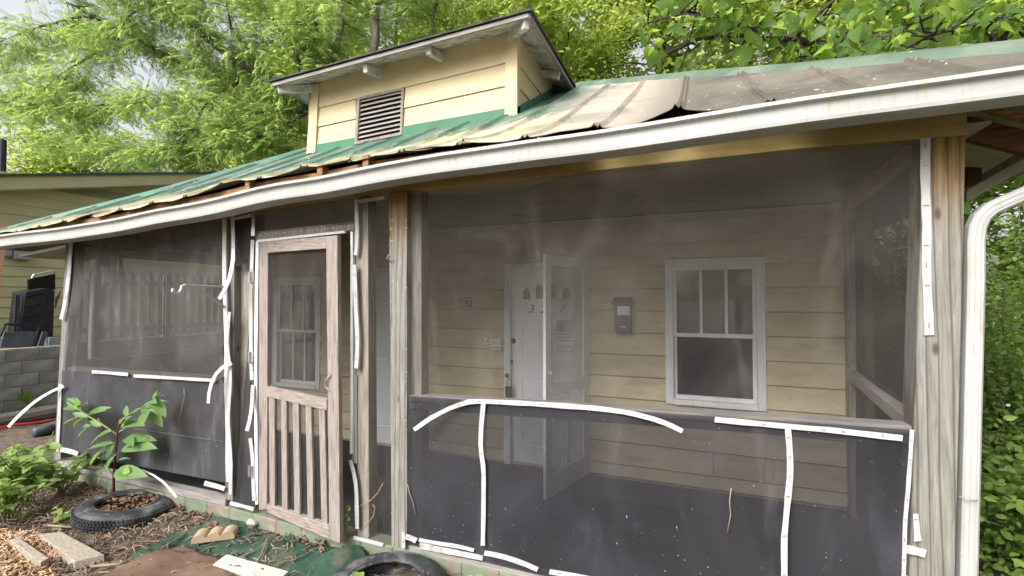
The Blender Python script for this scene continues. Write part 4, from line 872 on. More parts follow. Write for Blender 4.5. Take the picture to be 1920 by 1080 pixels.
MB().box((NX + .016, w0.y, w1.z), (NX + .03, w1.y, w0.z)).build('window', MT['white'], nb); MB().box((NX + .028, w0.y + .1, w1.z + .07), (NX + .034, w1.y - .1, w0.z - .05)).build('pane', MT['glass'], nb)
a, b_ = PX(20, 462, NX), PX(52, 488, NX); mtb = MB().box((NX + .015, a.y, b_.z), (NX + .16, b_.y, a.z)).build('meter_box', MT['meter'], nb, bevel=.02)
a, b_ = PX(-6, 460, NX), PX(18, 482, NX); MB().box((NX + .015, a.y, b_.z), (NX + .12, b_.y, a.z)).build('meter_box', MT['meter'], nb, bevel=.02)
pp = PX(3, 300, NX - 1.0); MB().tube([(NX - 1, pp.y, 3.6), (NX - 1, pp.y, PX(3, 262, NX - 1).z)], .07, 10).build('vent_pipe', MT['black'], nb)
tag(MB().box((-18, -3.0, -.4), (-10.22, 12, .84)).build('terrace', MT['terrace']), kind='structure')
# block wall
BX = -10.0
bw = thing('block_wall', 'low grey concrete block retaining wall below the black grill', 'wall', (BX, 2.0, -.3))
MB().box((BX - .19, -.2, -.42), (BX - .012, 5.4, .86)).build('mortar_bed', MT['mortar'], bw)
bm_ = MB().box((-.01, 0, 0), (.0, .39, .178)); blk = None
for r in range(6):
    for c in range(14):
        y0 = -.2 + c * .405 - (.2 if r % 2 else 0); z0 = -.33 + r * .198
        if y0 + .39 > 5.4 or y0 < -.25: continue
        if blk is None:
            blk = MB().hexa([(-.02, .0, 0), (.0, .0, 0), (.0, .39, 0), (-.02, .39, 0), (-.02, .0, .186), (.0, .0, .186), (.0, .39, .186), (-.02, .39, .186)]).build('block', MT['block'], bw, bevel=.006)
            o = blk
        else:
            o = blk.copy(); col.objects.link(o)
        o.location = (BX + random.uniform(-.004, .004), y0, z0)
tm = PX(50, 797, BX + .3)
tl_ = thing('landscape_timber', 'old grey timber lying at the foot of the block wall', 'timber', (BX + .3, 1.5, gz(BX + .3, 1.5)))
b = MB(); n = 10
for i in range(n + 1):
    y = lerp(-1.0, 3.0, i / n); r = .11 + .008 * math.sin(i * 2.1)
    for k in range(10): a_ = k / 10 * 6.283; b.v.append((BX + .32 + r * math.cos(a_) * 1.0, y, gz(BX + .3, y) + .09 + r * math.sin(a_)))
for i in range(n):
    for k in range(10): p, q = i * 10 + k, i * 10 + (k + 1) % 10; b.f.append((p, q, q + 10, p + 10))
b.f += [tuple(range(10)), tuple(n * 10 + k for k in range(10))]; b.build('log', MT['log'], tl_)
# gas grill standing on the terrace behind the wall
GXp = -10.45
gr = thing('barbecue_grill', 'black slotted steel barbecue grill with open lid standing above the block wall', 'grill', (GXp, PX(60, 640, GXp).y, .84))
def gq(name, quad, dep, m, X=GXp, dx=0.0, bevel=.005, parent=None):
    f = [PX(x, y, X) + Vector((dx, 0, 0)) for x, y in quad]; k = Vector((-dep, 0, 0)); tl, tr, br, bl = f
    return MB().hexa([bl, br, tr, tl, bl + k, br + k, tr + k, tl + k]).build(name, m, parent or gr, bevel=bevel)
body = gq('firebox', [(48, 548), (87, 540), (83, 650), (36, 652)], .42, MT['black'])
gq('side_panel', [(87, 540), (104, 545), (100, 652), (83, 652)], .40, MT['black'], dx=-.02)
for (x, y) in ((50, 556), (66, 552), (47, 576), (64, 572), (45, 596), (62, 591)): gq('slot', [(x, y), (x + 14, y - 3), (x + 14, y), (x, y + 3)], .01, MT['dark'], dx=.004, bevel=0, parent=body)
gq('lid', [(53, 524), (104, 513), (104, 543), (53, 549)], .05, MT['dark'], X=GXp - .25)
p0, p1, p2, p3 = [PX(x, y, GXp - .22) for x, y in ((59, 522), (63, 515), (98, 508), (104, 512))]; MB().tube([p0, p1, p2, p3], .012, 6).build('lid_handle', MT['metal'], gr)
gq('wing', [(104, 560), (116, 542), (110, 562), (104, 580)], .02, MT['greysteel'], X=GXp - .2)
gq('leg', [(30, 552), (34, 552), (28, 652), (24, 652)], .04, MT['black']); gq('leg', [(36, 552), (42, 550), (38, 655), (30, 655)], .04, MT['greysteel'], dx=-.05)
for q in ([(0, 628), (10, 606), (14, 607), (3, 632)], [(10, 606), (74, 608), (75, 612), (9, 610)], [(74, 608), (80, 609), (68, 652), (62, 652)]): gq('shelf_frame', q, .03, MT['black'], X=GXp + .25)
gq('shelf', [(8, 622), (70, 622), (62, 652), (0, 652)], .03, MT['greysteel'], X=GXp + .2); gq('shelf', [(80, 622), (91, 622), (80, 652), (70, 652)], .03, MT['greysteel'], X=GXp + .15)
gq('tank', [(92, 633), (112, 632), (112, 653), (92, 653)], .16, MT['meter'], X=GXp + .2)
sb = PX(10, 450, -9.4)
tag(MB().hexa([PX(-12, 520, -9.4), PX(2, 520, -9.4), PX(20, 417, -9.4), PX(-4, 417, -9.4)] + [p + Vector((-.03, 0, 0)) for p in (PX(-12, 520, -9.4), PX(2, 520, -9.4), PX(20, 417, -9.4), PX(-4, 417, -9.4))]).hexa([PX(-30, 850, -9.4), PX(-16, 850, -9.4), PX(2, 520, -9.4), PX(-12, 520, -9.4)] + [p + Vector((-.03, 0, 0)) for p in (PX(-30, 850, -9.4), PX(-16, 850, -9.4), PX(2, 520, -9.4), PX(-12, 520, -9.4))]).build('leaning_board', MT['salmon']), 'salmon coloured board leaning at the far left under the gutter end', 'board')
# picket fence seen through the left screen
FX = -8.6
fn = thing('picket_fence', 'grey wooden picket fence seen through the left porch screen', 'fence', (FX, 3.0, gz(FX, 3)))
ya, yb = PX(150, 600, FX).y, PX(440, 600, FX).y; zt, zb = PX(250, 515, FX).z, PX(250, 632, FX).z
npk = 19; pk = None
for k in range(npk):
    y = lerp(ya, yb, k / (npk - 1)); h = gz(FX, y)
    h = zb; MB().hexa([(FX, y - .04, h), (FX, y + .04, h), (FX, y + .04, zt), (FX, y - .04, zt), (FX - .02, y - .04, h), (FX - .02, y + .04, h), (FX - .02, y + .04, zt), (FX - .02, y - .04, zt)]).face([(FX, y - .04, zt), (FX, y + .04, zt), (FX, y, zt + .06)]).build('picket', MT['fence'], fn)
for y in (ya, (ya + yb) / 2, yb): MB().box((FX - .14, y - .05, gz(FX, y) - .1), (FX - .06, y + .05, zt)).build('fence_post', MT['wood_grey'], fn)
MB().box((FX - .06, ya - .2, gz(FX, ya) - .1), (FX - .03, yb + .2, zb - .04)).build('base_board', MT['log'], fn)
for z in (zt - .18, zb + .1): MB().box((FX - .06, ya, z), (FX - .02, yb, z + .08)).build('fence_rail', MT['fence'], fn)
tag(MB().tube([(BX + .62, .75, gz(BX, .7) + .03), (BX + .6, 1.05, gz(BX, 1) + .05), (BX + .7, 1.35, gz(BX, 1.3) + .03), (BX + .62, 1.75, gz(BX, 1.7) + .02)], .02, 6).build('hose', MT['redcord'], smooth=True), 'red hose lying on the ground below the block wall', 'hose')
bk = PZ(82, 822, -.25); tag(MB().tube([(bk.x, bk.y - .12, gz(bk.x, bk.y) + .06), (bk.x, bk.y - .1, gz(bk.x, bk.y) + .06), (bk.x, bk.y + .1, gz(bk.x, bk.y) + .06), (bk.x, bk.y + .13, gz(bk.x, bk.y) + .06)], [.04, .07, .07, .04], 12).build('dark_bucket', MT['slate'], smooth=True), 'dark blue grey bucket lying on its side behind the corner post', 'bucket')

# ================================================================== FRONT YARD THINGS
def tyre(cx_, cy_, R, r, tilt, label, zlift=0.0):
    z0 = gz(cx_, cy_) + zlift; SW = .135
    root = thing('tyre', label, 'tyre', (cx_, cy_, z0), 'old tyres in front of the porch')
    prof = [(R - SW, .022), (R - SW + .012, .010), (R - .08, .0), (R - .028, .010), (R - .006, .03), (R, r / 2), (R - .006, r - .03), (R - .028, r - .010), (R - .08, r), (R - SW + .012, r - .010), (R - SW, r - .022), (R - SW + .008, r - .028), (R - .085, r - .022), (R - .03, r - .04), (R - .025, .04), (R - .085, .022), (R - SW + .008, .028)]
    seg = 64; b = MB(); n = len(prof); tl = Matrix.Rotation(tilt[0], 3, 'X') @ Matrix.Rotation(tilt[1], 3, 'Y')
    def T(v): v = tl @ Vector(v); return (v.x + cx_, v.y + cy_, v.z + z0)
    for i in range(seg):
        a = i / seg * 6.2832; sq = 1 + .012 * math.sin(2 * a + 1)
        for rr, zz in prof: b.v.append(T((rr * math.cos(a) * sq, rr * math.sin(a) * sq, zz)))
    for i in range(seg):
        for k in range(n): p, q = i * n + k, i * n + (k + 1) % n; p2, q2 = ((i + 1) % seg) * n + k, ((i + 1) % seg) * n + (k + 1) % n; b.f.append((p, p2, q2, q))
    b.build('carcass', MT['rubber'], root, smooth=True)
    t = MB(); N = 84
    for i in range(N):
        for row in range(4):
            a0 = (i + (.5 if row % 2 else 0)) / N * 6.2832; a1 = a0 + .62 / N * 6.2832; za = .03 + row * (r - .06) / 4 + .004; zb_ = .03 + (row + 1) * (r - .06) / 4 - .006; ro, ri = R + .010, R - .006; sk = .010 * (1 if row % 2 else -1)
            t.hexa([T((ro * math.cos(a0), ro * math.sin(a0), za)), T((ro * math.cos(a1), ro * math.sin(a1), za)), T((ro * math.cos(a1 + sk), ro * math.sin(a1 + sk), zb_)), T((ro * math.cos(a0 + sk), ro * math.sin(a0 + sk), zb_)), T((ri * math.cos(a0), ri * math.sin(a0), za)), T((ri * math.cos(a1), ri * math.sin(a1), za)), T((ri * math.cos(a1 + sk), ri * math.sin(a1 + sk), zb_)), T((ri * math.cos(a0 + sk), ri * math.sin(a0 + sk), zb_))])
    tag(t.build('tread', MT['rubber'], root), kind='stuff')
    for rr in (R - .05, R - .112):
        m = MB(); m.tube([T((rr * math.cos(a), rr * math.sin(a), r - .006)) for a in np.linspace(0, 6.2832, 65)], .004, 5, cap=False); m.build('sidewall_ring', MT['rubber'], root, smooth=True)
    return root
tyre(-4.34, -.25, .325, .15, (math.radians(-5), math.radians(3)), 'black tyre by the leafy pokeweed, filled with dead leaves', -.03)
tyre(-1.72, -.36, .345, .15, (0, 0), 'black tyre at the bottom edge, before the middle post', -.02)
ribbon(TR, [(249, 879), (275, 884), (300, 898), (322, 920), (338, 943)], 5, [-.04, -.10, -.16, -.22, -.28], staples=False)

def sheet(name, outline, m, z=.01, res=34, amp=.012, lumps=(), label=None, cat=None, thick=.008):
    """cloth / plate lying on the ground: outline in photo pixels on the ground"""
    P = [PZ(x, y, -.11) for x, y in outline]; xs_ = [p.x for p in P]; ys_ = [p.y for p in P]
    def inside(x, y):
        c = False; j = len(P) - 1
        for i in range(len(P)):
            if (P[i].y > y) != (P[j].y > y) and x < (P[j].x - P[i].x) * (y - P[i].y) / (P[j].y - P[i].y) + P[i].x: c = not c
            j = i
        return c
    gxs_ = np.linspace(min(xs_), max(xs_), res * 2); gys_ = np.linspace(min(ys_), max(ys_), res); b = MB(); idx = {}
    def vid(i, j):
        if (i, j) not in idx:
            x, y = gxs_[i], gys_[j]; zz = gz(x, y) + .015 + z + amp * (math.sin(x * 11 + y * 7) + math.sin(x * 23 - y * 17 + 1)) * .5
            for lx, ly_, lr, lh in lumps: zz += lh * math.exp(-((x - lx) ** 2 + (y - ly_) ** 2) / lr ** 2)
            idx[(i, j)] = len(b.v); b.v.append((x + .008 * math.sin(y * 40 + x * 31), y + .008 * math.sin(x * 37), zz))
        return idx[(i, j)]
    for j in range(res - 1):
        for i in range(res * 2 - 1):
            if inside((gxs_[i] + gxs_[i + 1]) / 2, (gys_[j] + gys_[j + 1]) / 2): b.f.append((vid(i, j), vid(i + 1, j), vid(i + 1, j + 1), vid(i, j + 1)))
    o = b.build(name, m, smooth=True); s_ = o.modifiers.new('thickness', 'SOLIDIFY'); s_.thickness = thick; s_.offset = -1
    return tag(o, label, cat)
lp = PZ(640, 1048, -.05); lp2 = PZ(400, 985, -.08)
sheet('outdoor_carpet', [(210, 1075), (255, 1040), (330, 1004), (425, 973), (470, 985), (560, 1000), (625, 1020), (672, 1035), (690, 1062), (640, 1140), (420, 1150), (230, 1100)], MT['turf'], .0, 60, .010, [(lp.x, lp.y, .16, .10), (lp2.x, lp2.y, .2, .02)], 'worn green outdoor carpet spread before the screen door', 'carpet')
sheet('rusty_sheet', [(180, 1095), (240, 1062), (300, 1040), (350, 1034), (385, 1050), (430, 1062), (470, 1085), (440, 1140), (200, 1150)], MT['rust'], .028, 26, .003, label='rusty brown metal sheet lying on the green carpet', cat='metal sheet')
wbp = [PZ(x, y, -.065) for x, y in ((399, 1058), (512, 1096), (541, 1071), (425, 1039))]
tag(MB().hexa([p + Vector((0, 0, -.03)) for p in wbp] + wbp).build('white_board', MT['paintboard'], bevel=.003), 'flat white board with flaking paint lying on the green carpet', 'board')
# scalloped edging block
eb = PZ(404, 1005, -.06)
def edging(c, ang):
    root = thing('edging_block', 'tan scalloped concrete edging block lying on the green carpet', 'edging block', (c.x, c.y, gz(c.x, c.y) + .02))
    b = MB(); n = 24; L, D_, hgt = .27, .11, .05
    ca, sa = math.cos(ang), math.sin(ang)
    def T(u, v, z): return (c.x + u * ca - v * sa, c.y + u * sa + v * ca, c.z + z)
    for e in (0, 1):
        for i in range(n + 1):
            u = i / n; sc_ = abs(math.sin(u * 3 * math.pi)) ** .6
            b.v.append(T((u - .5) * L, (-.5 + e) * D_, 0)); b.v.append(T((u - .5) * L, (-.5 + e) * D_, hgt * .62 + hgt * .5 * sc_))
    m_ = 2 * (n + 1)
    for i in range(n):
        a = i * 2; b.f += [(a, a + 2, a + 3, a + 1), (m_ + a + 1, m_ + a + 3, m_ + a + 2, m_ + a), (a + 1, a + 3, m_ + a + 3, m_ + a + 1), (a, m_ + a, m_ + a + 2, a + 2)]
    b.f += [(0, 1, m_ + 1, m_), (m_ - 2, m_ * 2 - 2, m_ * 2 - 1, m_ - 1)]
    b.build('body', MT['edging'], root)
edging(Vector((eb.x, eb.y, gz(eb.x, eb.y) + .035)), math.radians(38))
def rock(name, c, r, m, label, cat, seed, group=None):
    rr = random.Random(seed); b = MB(); n1, n2 = 6, 9
    for j in range(n1 + 1):
        for i in range(n2): t, p = j / n1 * math.pi, i / n2 * 6.283; q = r * (1 + rr.uniform(-.25, .2)); b.v.append((c.x + q * math.sin(t) * math.cos(p) * 1.3, c.y + q * math.sin(t) * math.sin(p), c.z + q * .6 * math.cos(t)))
    for j in range(n1):
        for i in range(n2): a, d = j * n2 + i, j * n2 + (i + 1) % n2; b.f.append((a, d, d + n2, a + n2))
    return tag(b.build(name, m), label, cat, group)
c = PZ(476, 986, -.08); c.z = gz(c.x, c.y) + .05; rock('rubble_stone', c, .045, MT['stone'], 'grey lump of rubble between the green carpet and the curb', 'stone', 3)
def plank(quad, z, th, label, m):
    f = [PZ(x, y, z) for x, y in quad]; k = Vector((0, 0, -th)); tl, tr, br, bl = f
    return tag(MB().hexa([bl + k, br + k, tr + k, tl + k, bl, br, tr, tl]).build('plank', m, bevel=.004), label, 'plank')
plank([(72, 1001), (116, 997), (196, 1040), (140, 1052)], -.055, .06, 'flat silvery old plank lying in leaf litter by the tyre', MT['plank'])
plank([(18, 1012), (34, 1006), (92, 1046), (76, 1054)], -.045, .075, 'narrow grey board end among the orange wood chips', MT['plank'])

# ---- ground litter
def slivers(name, N, region, m, lmin, lmax, wmin, wmax, label, cat, seed, hz=.03):
    r = np.random.default_rng(seed); V_ = []; F_ = []
    k = 0
    while k < N:
        x, y = region(r)
        if x is None: continue
        z = gz(x, y) + r.uniform(.004, hz); L = r.uniform(lmin, lmax); w_ = r.uniform(wmin, wmax); a = r.uniform(0, 6.283); e = r.normal(0, .25); th = w_ * r.uniform(.3, .7)
        d = np.array([math.cos(a) * math.cos(e), math.sin(a) * math.cos(e), math.sin(e)]); s_ = np.array([-math.sin(a), math.cos(a), 0]); u = np.cross(d, s_); c = np.array([x, y, z]); bend = u * r.uniform(-.15, .3) * L
        n = len(V_)
        for t, q in ((-.5, .7), (0, 1), (.5, .45)):
            o_ = c + d * L * t + (bend if t == 0 else 0)
            V_ += [o_ + s_ * w_ * q / 2, o_ + u * th * q, o_ - s_ * w_ * q / 2]
        for j in range(2):
            for i in range(3): a_, b_ = n + j * 3 + i, n + j * 3 + (i + 1) % 3; F_.append((a_, b_, b_ + 3, a_ + 3))
        k += 1
    return tag(np_mesh(name, V_, F_, m), label, cat, kind='stuff')
def litter_region(r):
    x, y = r.uniform(-7.5, -1.0), r.uniform(-1.9, -.04)
    if x > -3.6 and r.random() < .72: return None, None
    return x, y
def chip_region(r):
    x, y = r.uniform(-6.2, -3.2), r.uniform(-1.9, -.5)
    edge = -.74 + .06 * math.sin(x * 5.3) - max(0, x + 4.1) * .45 - max(0, -5.1 - x) * .2
    if y > edge: return None, None
    return x, y
slivers('leaf_litter', 11000, litter_region, MT['twig'], .025, .12, .004, .016, 'dry twigs and shredded leaf litter round the tyre', 'leaf litter', 5)
slivers('wood_chips', 14000, chip_region, MT['chip'], .012, .075, .005, .018, 'orange shredded wood chips in the bottom left corner', 'wood chips', 6, .05)
def tyre_region(r):
    a, q = r.uniform(0, 6.283), .24 * math.sqrt(r.random()); return -4.34 + q * math.cos(a), -.27 + q * math.sin(a)
slivers('tyre_fill', 500, tyre_region, MT['deadleaf'], .03, .08, .012, .03, 'dead brown leaves lying inside the left tyre', 'dead leaves', 9, .09)
def curb_region(r): return r.uniform(-5.5, -.2), -.04 - abs(r.normal(0, .09))
slivers('dead_leaves', 260, curb_region, MT['deadleaf'], .025, .06, .012, .026, 'small rust brown dead leaves along the curb', 'dead leaves', 11, .05)
def debris_region(r): return r.uniform(-5.7, -4.0), r.uniform(.0, .06)
b = MB()
for (pts, r_) in ([[(350, 1000), (330, 1012), (300, 1030)], .006], [[(505, 1002), (490, 1040), (478, 1058)], .005], [[(620, 1012), (590, 1030), (545, 1052)], .004], [[(90, 985), (150, 990), (210, 955)], .008], [[(170, 1062), (220, 1058), (240, 1052)], .008]):
    Pp = [PZ(x, y, -.07) for x, y in pts]; tag(MB().tube(Pp, r_, 6).build('stick', MT['twig'], smooth=True), 'thin dry stick ' + {350: 'beside the scalloped edging block', 505: 'lying across the white board', 620: 'on the carpet below the screen door', 90: 'leaning on the rim of the left tyre', 170: 'at the edge of the rusty sheet'}[pts[0][0]], 'stick', 'dry sticks on the ground')

# ================================================================== VEGETATION
LEAF4 = (np.array([[0, 0, 0], [-.22, .45, .05], [0, 1, -.06], [.22, .45, .05]]), np.array([[0, 3, 2], [0, 2, 1]]))
def blade(wd, n=5, droop=.25, fold=.12, heart=False):
    V_ = [[0, 0, 0]]; F_ = []
    for i in range(1, n):
        t = i / n; wv = wd * (math.sin(math.pi * t ** (.55 if heart else .8)) ** .8) ; z = -droop * t * t
        V_ += [[-wv, t - (.08 if heart and i == 1 else 0), z + fold * wv], [0, t, z], [wv, t - (.08 if heart and i == 1 else 0), z + fold * wv]]
    V_.append([0, 1.0, -droop]); e = len(V_) - 1
    F_ += [[0, 2, 1], [0, 3, 2]]
    for i in range(n - 2):
        a = 1 + i * 3; F_ += [[a, a + 1, a + 4], [a, a + 4, a + 3], [a + 1, a + 2, a + 5], [a + 1, a + 5, a + 4]]
    a = 1 + (n - 2) * 3; F_ += [[a, a + 1, e], [a + 1, a + 2, e]]
    return np.array(V_, float), np.array(F_)
def frond(pairs=8, L=1.0, lw=.045, ll=.20):
    V_ = []; F_ = []
    for i in range(pairs):
        t = .18 + .8 * i / pairs; l = ll * (1 - .45 * abs(2 * i / pairs - .9) ** 2)
        for s in (-1, 1):
            b = np.array([0, t * L, -.22 * t * t]); tip = b + np.array([s * l * .92, l * .38, -.05 - .04 * t]); md = b + np.array([s * l * .45, l * .19, .0]); q = np.array([-.38 * s * 0, lw * .5, .0]); n = len(V_)
            V_ += [b, md - q, tip, md + q]; F_ += [[n, n + 1, n + 2], [n, n + 2, n + 3]] if s > 0 else [[n, n + 2, n + 1], [n, n + 3, n + 2]]
    n = len(V_); V_ += [np.array([0, L, -.22]), np.array([-lw, L * 1.08, -.25]), np.array([0, L * 1.2, -.30]), np.array([lw, L * 1.08, -.25])]; F_ += [[n, n + 3, n + 2], [n, n + 2, n + 1]]
    n = len(V_); V_ += [np.array([-.006, 0, 0]), np.array([.006, 0, 0]), np.array([.004, L, -.22]), np.array([-.004, L, -.22])]; F_ += [[n, n + 1, n + 2], [n, n + 2, n + 3]]
    return np.array(V_), np.array(F_)
def unit(a): return a / (np.linalg.norm(a, axis=1, keepdims=True) + 1e-9)
def scatter(tmpl, pos, dirs, nrm, scale):
    Vt, Ft = tmpl; d = unit(dirs); x = unit(np.cross(d, nrm)); z = np.cross(x, d); s = np.asarray(scale).reshape(-1, 1, 1)
    P = pos[:, None, :] + s * (Vt[None, :, 0:1] * x[:, None, :] + Vt[None, :, 1:2] * d[:, None, :] + Vt[None, :, 2:3] * z[:, None, :])
    F_ = Ft[None] + (np.arange(len(pos)) * len(Vt))[:, None, None]
    return P.reshape(-1, 3), F_.reshape(-1, Ft.shape[1])
def leaves(name, tmpl, pos, m, parent, size, r, droop=-.3, flat=.5, outward=None, kind=None):
    pos = np.asarray(pos); n = len(pos); d = r.normal(0, 1, (n, 3)); d[:, 2] = d[:, 2] * .45 + droop
    if outward is not None: d += outward
    nn = r.normal(0, flat, (n, 3)); nn[:, 2] += 1
    V_, F_ = scatter(tmpl, pos, d, nn, r.uniform(size[0], size[1], n)); o = np_mesh(name, V_, F_, m, parent)
    return tag(o, kind=kind) if kind else o
def wiggle(p, q, n, amp, r):
    p, q = np.array(p, float), np.array(q, float); t = np.linspace(0, 1, n + 1)[:, None]; P = p + (q - p) * t; w_ = r.normal(0, amp, (n + 1, 3)); w_[0] = w_[-1] = 0; return P + w_

def poly_tree(name, label, limbs, r, tmpl, m, size, per_twig, twig_step, twig_len, bark, extra=(), droop=-.25, cat='tree', clip=None, back=0.0):
    """limbs: list of (points3d, r0, r1). Twigs grow off every limb and carry the leaves."""
    base = limbs[0][0][0]; root = thing(name, label, cat, (base[0], base[1], base[2]), 'trees round the house')
    tb = MB(); lb = MB(); pts_l = []; out = []
    for i, (pts, r0, r1) in enumerate(limbs):
        P = np.array([tuple(p) for p in pts], float); d = np.r_[0, np.cumsum(np.linalg.norm(np.diff(P, axis=0), axis=1))]; n = max(4, int(d[-1] / .35)); t = np.linspace(0, d[-1], n)
        Q = np.stack([np.interp(t, d, P[:, k]) for k in range(3)], 1); Q[1:-1] += r.normal(0, .02, (n - 2, 3))
        (tb if i == 0 else lb).tube([Vector(q) for q in Q], list(np.linspace(r0, r1, n) * (1.0 if i == 0 else 1.6)), 9 if r0 > .08 else 6)
        if r1 > .2: continue
        start = .35 if i == 0 else .12
        for s in np.arange(d[-1] * start, d[-1], twig_step):
            c = np.array([np.interp(s, d, P[:, k]) for k in range(3)])
            dv = r.normal(0, 1, 3); dv[2] = dv[2] * .5 + .05; dv[1] += back if i < 4 else 0.0; dv /= np.linalg.norm(dv); L = r.uniform(*twig_len); e = c + dv * L; e[2] -= .15 * L
            if clip is not None and clip(e): continue
            W_ = wiggle(c, e, 4, .04, r); lb.tube([Vector(q) for q in W_], [.014, .012, .009, .006, .004], 5)
            tt = r.uniform(.2, 1.05, per_twig); pos = c + (e - c) * tt[:, None] + r.normal(0, .16, (per_twig, 3)); pts_l.append(pos); out.append(np.repeat(dv[None] * .8, per_twig, 0))
    for (c, rad, n) in extra:
        v = r.normal(0, 1, (n, 3)); v = v / np.linalg.norm(v, axis=1, keepdims=True) * (r.random((n, 1)) ** .45); pos = np.array(c) + v * np.array(rad); pts_l.append(pos); out.append(v * .5)
    pos = np.concatenate(pts_l); out = np.concatenate(out)
    if clip is not None: k_ = np.array([not clip(p) for p in pos]); pos, out = pos[k_], out[k_]
    tb.build('trunk', MT[bark], root, smooth=True)
    if lb.v: lb.build('limbs', MT['bark_dark'], root, smooth=True)
    o = leaves('crown', tmpl, pos, m, root, size, r, droop, .5, out)
    if len(tmpl[0]) < 40: o.data.polygons.foreach_set('use_smooth', [True] * len(o.data.polygons))
    return root
def over_house(p):     # keep leaves out of the house volume
    if -7.4 < p[0] < 2.1 and -.35 < p[1] < 9.4:
        zr_ = ez(p[0]) + (min(p[1], 3.95) + .25) * TAN
        hx_ = min(p[0] + 7.35, 2.05 - p[0]) * TAN * .95 + 2.3
        return p[2] < min(zr_, hx_) + .12 or (-5.0 < p[0] < -.9 and 1.0 < p[1] < 3.9 and p[2] < 4.95)
    return p[0] < -11.6 and p[2] < 4.9
def Q(x, y, Y): return np.array(PY(x, y, Y))
def toground(p): return np.array([p[0], p[1], gz(p[0], p[1]) - .05])
FR = frond(); r = np.random.default_rng(21)
# feathery tree 1: trunk hidden behind the dormer, long limbs to the upper left
b0 = Q(600, 240, 7.5); tb_ = toground(b0 + np.array([.8, .4, 0]))
fork = Q(585, 205, 7.3)
limbs = [([tb_, fork - np.array([-.1, 0, 1.2]), fork, Q(640, 60, 7.6), Q(632, -120, 7.8)], .20, .06),
         ([fork, Q(545, 165, 6.9), Q(485, 138, 6.5), Q(415, 92, 6.1), Q(345, 38, 5.7), Q(300, -10, 5.4), Q(230, -110, 5.0)], .085, .03),
         ([fork, Q(520, 155, 7.2), Q(455, 147, 6.9), Q(405, 136, 6.7), Q(352, 122, 6.5), Q(312, 106, 6.3), Q(245, 65, 6.0), Q(190, 38, 5.7), Q(125, 5, 5.4)], .07, .018),
         ([Q(180, 33, 5.7), Q(150, 32, 5.6), Q(105, 40, 5.5), Q(30, 65, 5.3), Q(-60, 110, 5.0)], .026, .010),
         ([Q(225, 70, 5.9), Q(195, 88, 5.8), Q(150, 118, 5.6), Q(120, 150, 5.5), Q(98, 175, 5.4)], .03, .012),
         ([Q(150, 118, 5.6), Q(115, 140, 5.5), Q(95, 165, 5.4), Q(60, 178, 5.3), Q(-20, 190, 5.0)], .022, .008),
         ([Q(225, 60, 5.9), Q(245, 25, 5.7), Q(300, 5, 5.6), Q(380, -40, 5.5)], .02, .008),
         ([Q(390, 190, 6.6), Q(365, 230, 6.3), Q(340, 260, 6.1), Q(300, 290, 6.0)], .018, .006),
         ([Q(455, 147, 6.9), Q(395, 190, 6.6), Q(340, 185, 6.3), Q(215, 195, 5.9), Q(110, 205, 5.5), Q(20, 215, 5.2)], .03, .008),
         ([Q(385, 260, 6.6), Q(360, 300, 6.5), Q(330, 320, 6.4)], .016, .006), ([fork, Q(470, 215, 6.9), Q(385, 262, 6.6), Q(280, 285, 6.2), Q(170, 280, 5.8), Q(90, 262, 5.5)], .035, .008),
         ([Q(300, -10, 5.4), Q(180, -60, 5.0), Q(40, -90, 4.6)], .03, .01), ([fork, Q(560, 100, 7.0), Q(510, 40, 6.7), Q(470, -30, 6.4)], .05, .015), ([Q(560, 100, 7.0), Q(600, 60, 6.8), Q(575, 15, 6.6), Q(545, -40, 6.4)], .035, .012), ([Q(485, 138, 6.5), Q(470, 90, 6.3), Q(430, 50, 6.1), Q(420, -20, 5.9)], .03, .01), ([fork, Q(530, 235, 7.0), Q(470, 260, 6.8), Q(420, 285, 6.6)], .03, .008)]
poly_tree('feathery_tree', 'feathery leaved tree reaching over the roof to the upper left', limbs, r, FR, MT['frond'], (.34, .54), 22, .13, (.5, 1.25), 'bark', clip=over_house, back=1.1)
# trunks behind the dormer
def straight_tree(name, label, px, pw, Y, sway, r, bark='bark', tmpl=FR, m='frond', size=(.34, .5), ztop=-260, nl=9):
    a = Q(px, 110, Y); base = toground(a); top = Q(px + sway, ztop, Y); rad = pw / 880 * (Y + 2.66) * 1.1 / 2
    L = [([base, a, (a + top) / 2, top], rad, rad * .5)]
    for k in range(nl):
        t = r.uniform(.15, 1.0); s = a + (top - a) * t; d = r.normal(0, 1, 3); d[2] = abs(d[2]) * .4 + .15; d /= np.linalg.norm(d); L.append(([s, s + d * .8, s + d * 1.7 + np.array([0, 0, -.1])], rad * .25, .012))
    return poly_tree(name, label, L, r, tmpl, MT[m], size, 9, .16, (.5, 1.2), bark, clip=over_house)
straight_tree('feathery_tree', 'tree with the thickest grey trunk, rising behind the middle of the dormer', 702, 24, 8.2, 8, r)
straight_tree('feathery_tree', 'thin grey trunked tree left of the thickest trunk behind the dormer', 630, 12, 9.5, -8, r)
straight_tree('feathery_tree', 'slim tree right of the thickest trunk behind the dormer', 742, 10, 11.0, 10, r)
straight_tree('feathery_tree', 'dark leaning tree rising behind the dormer ridge', 800, 12, 10.0, 60, r)
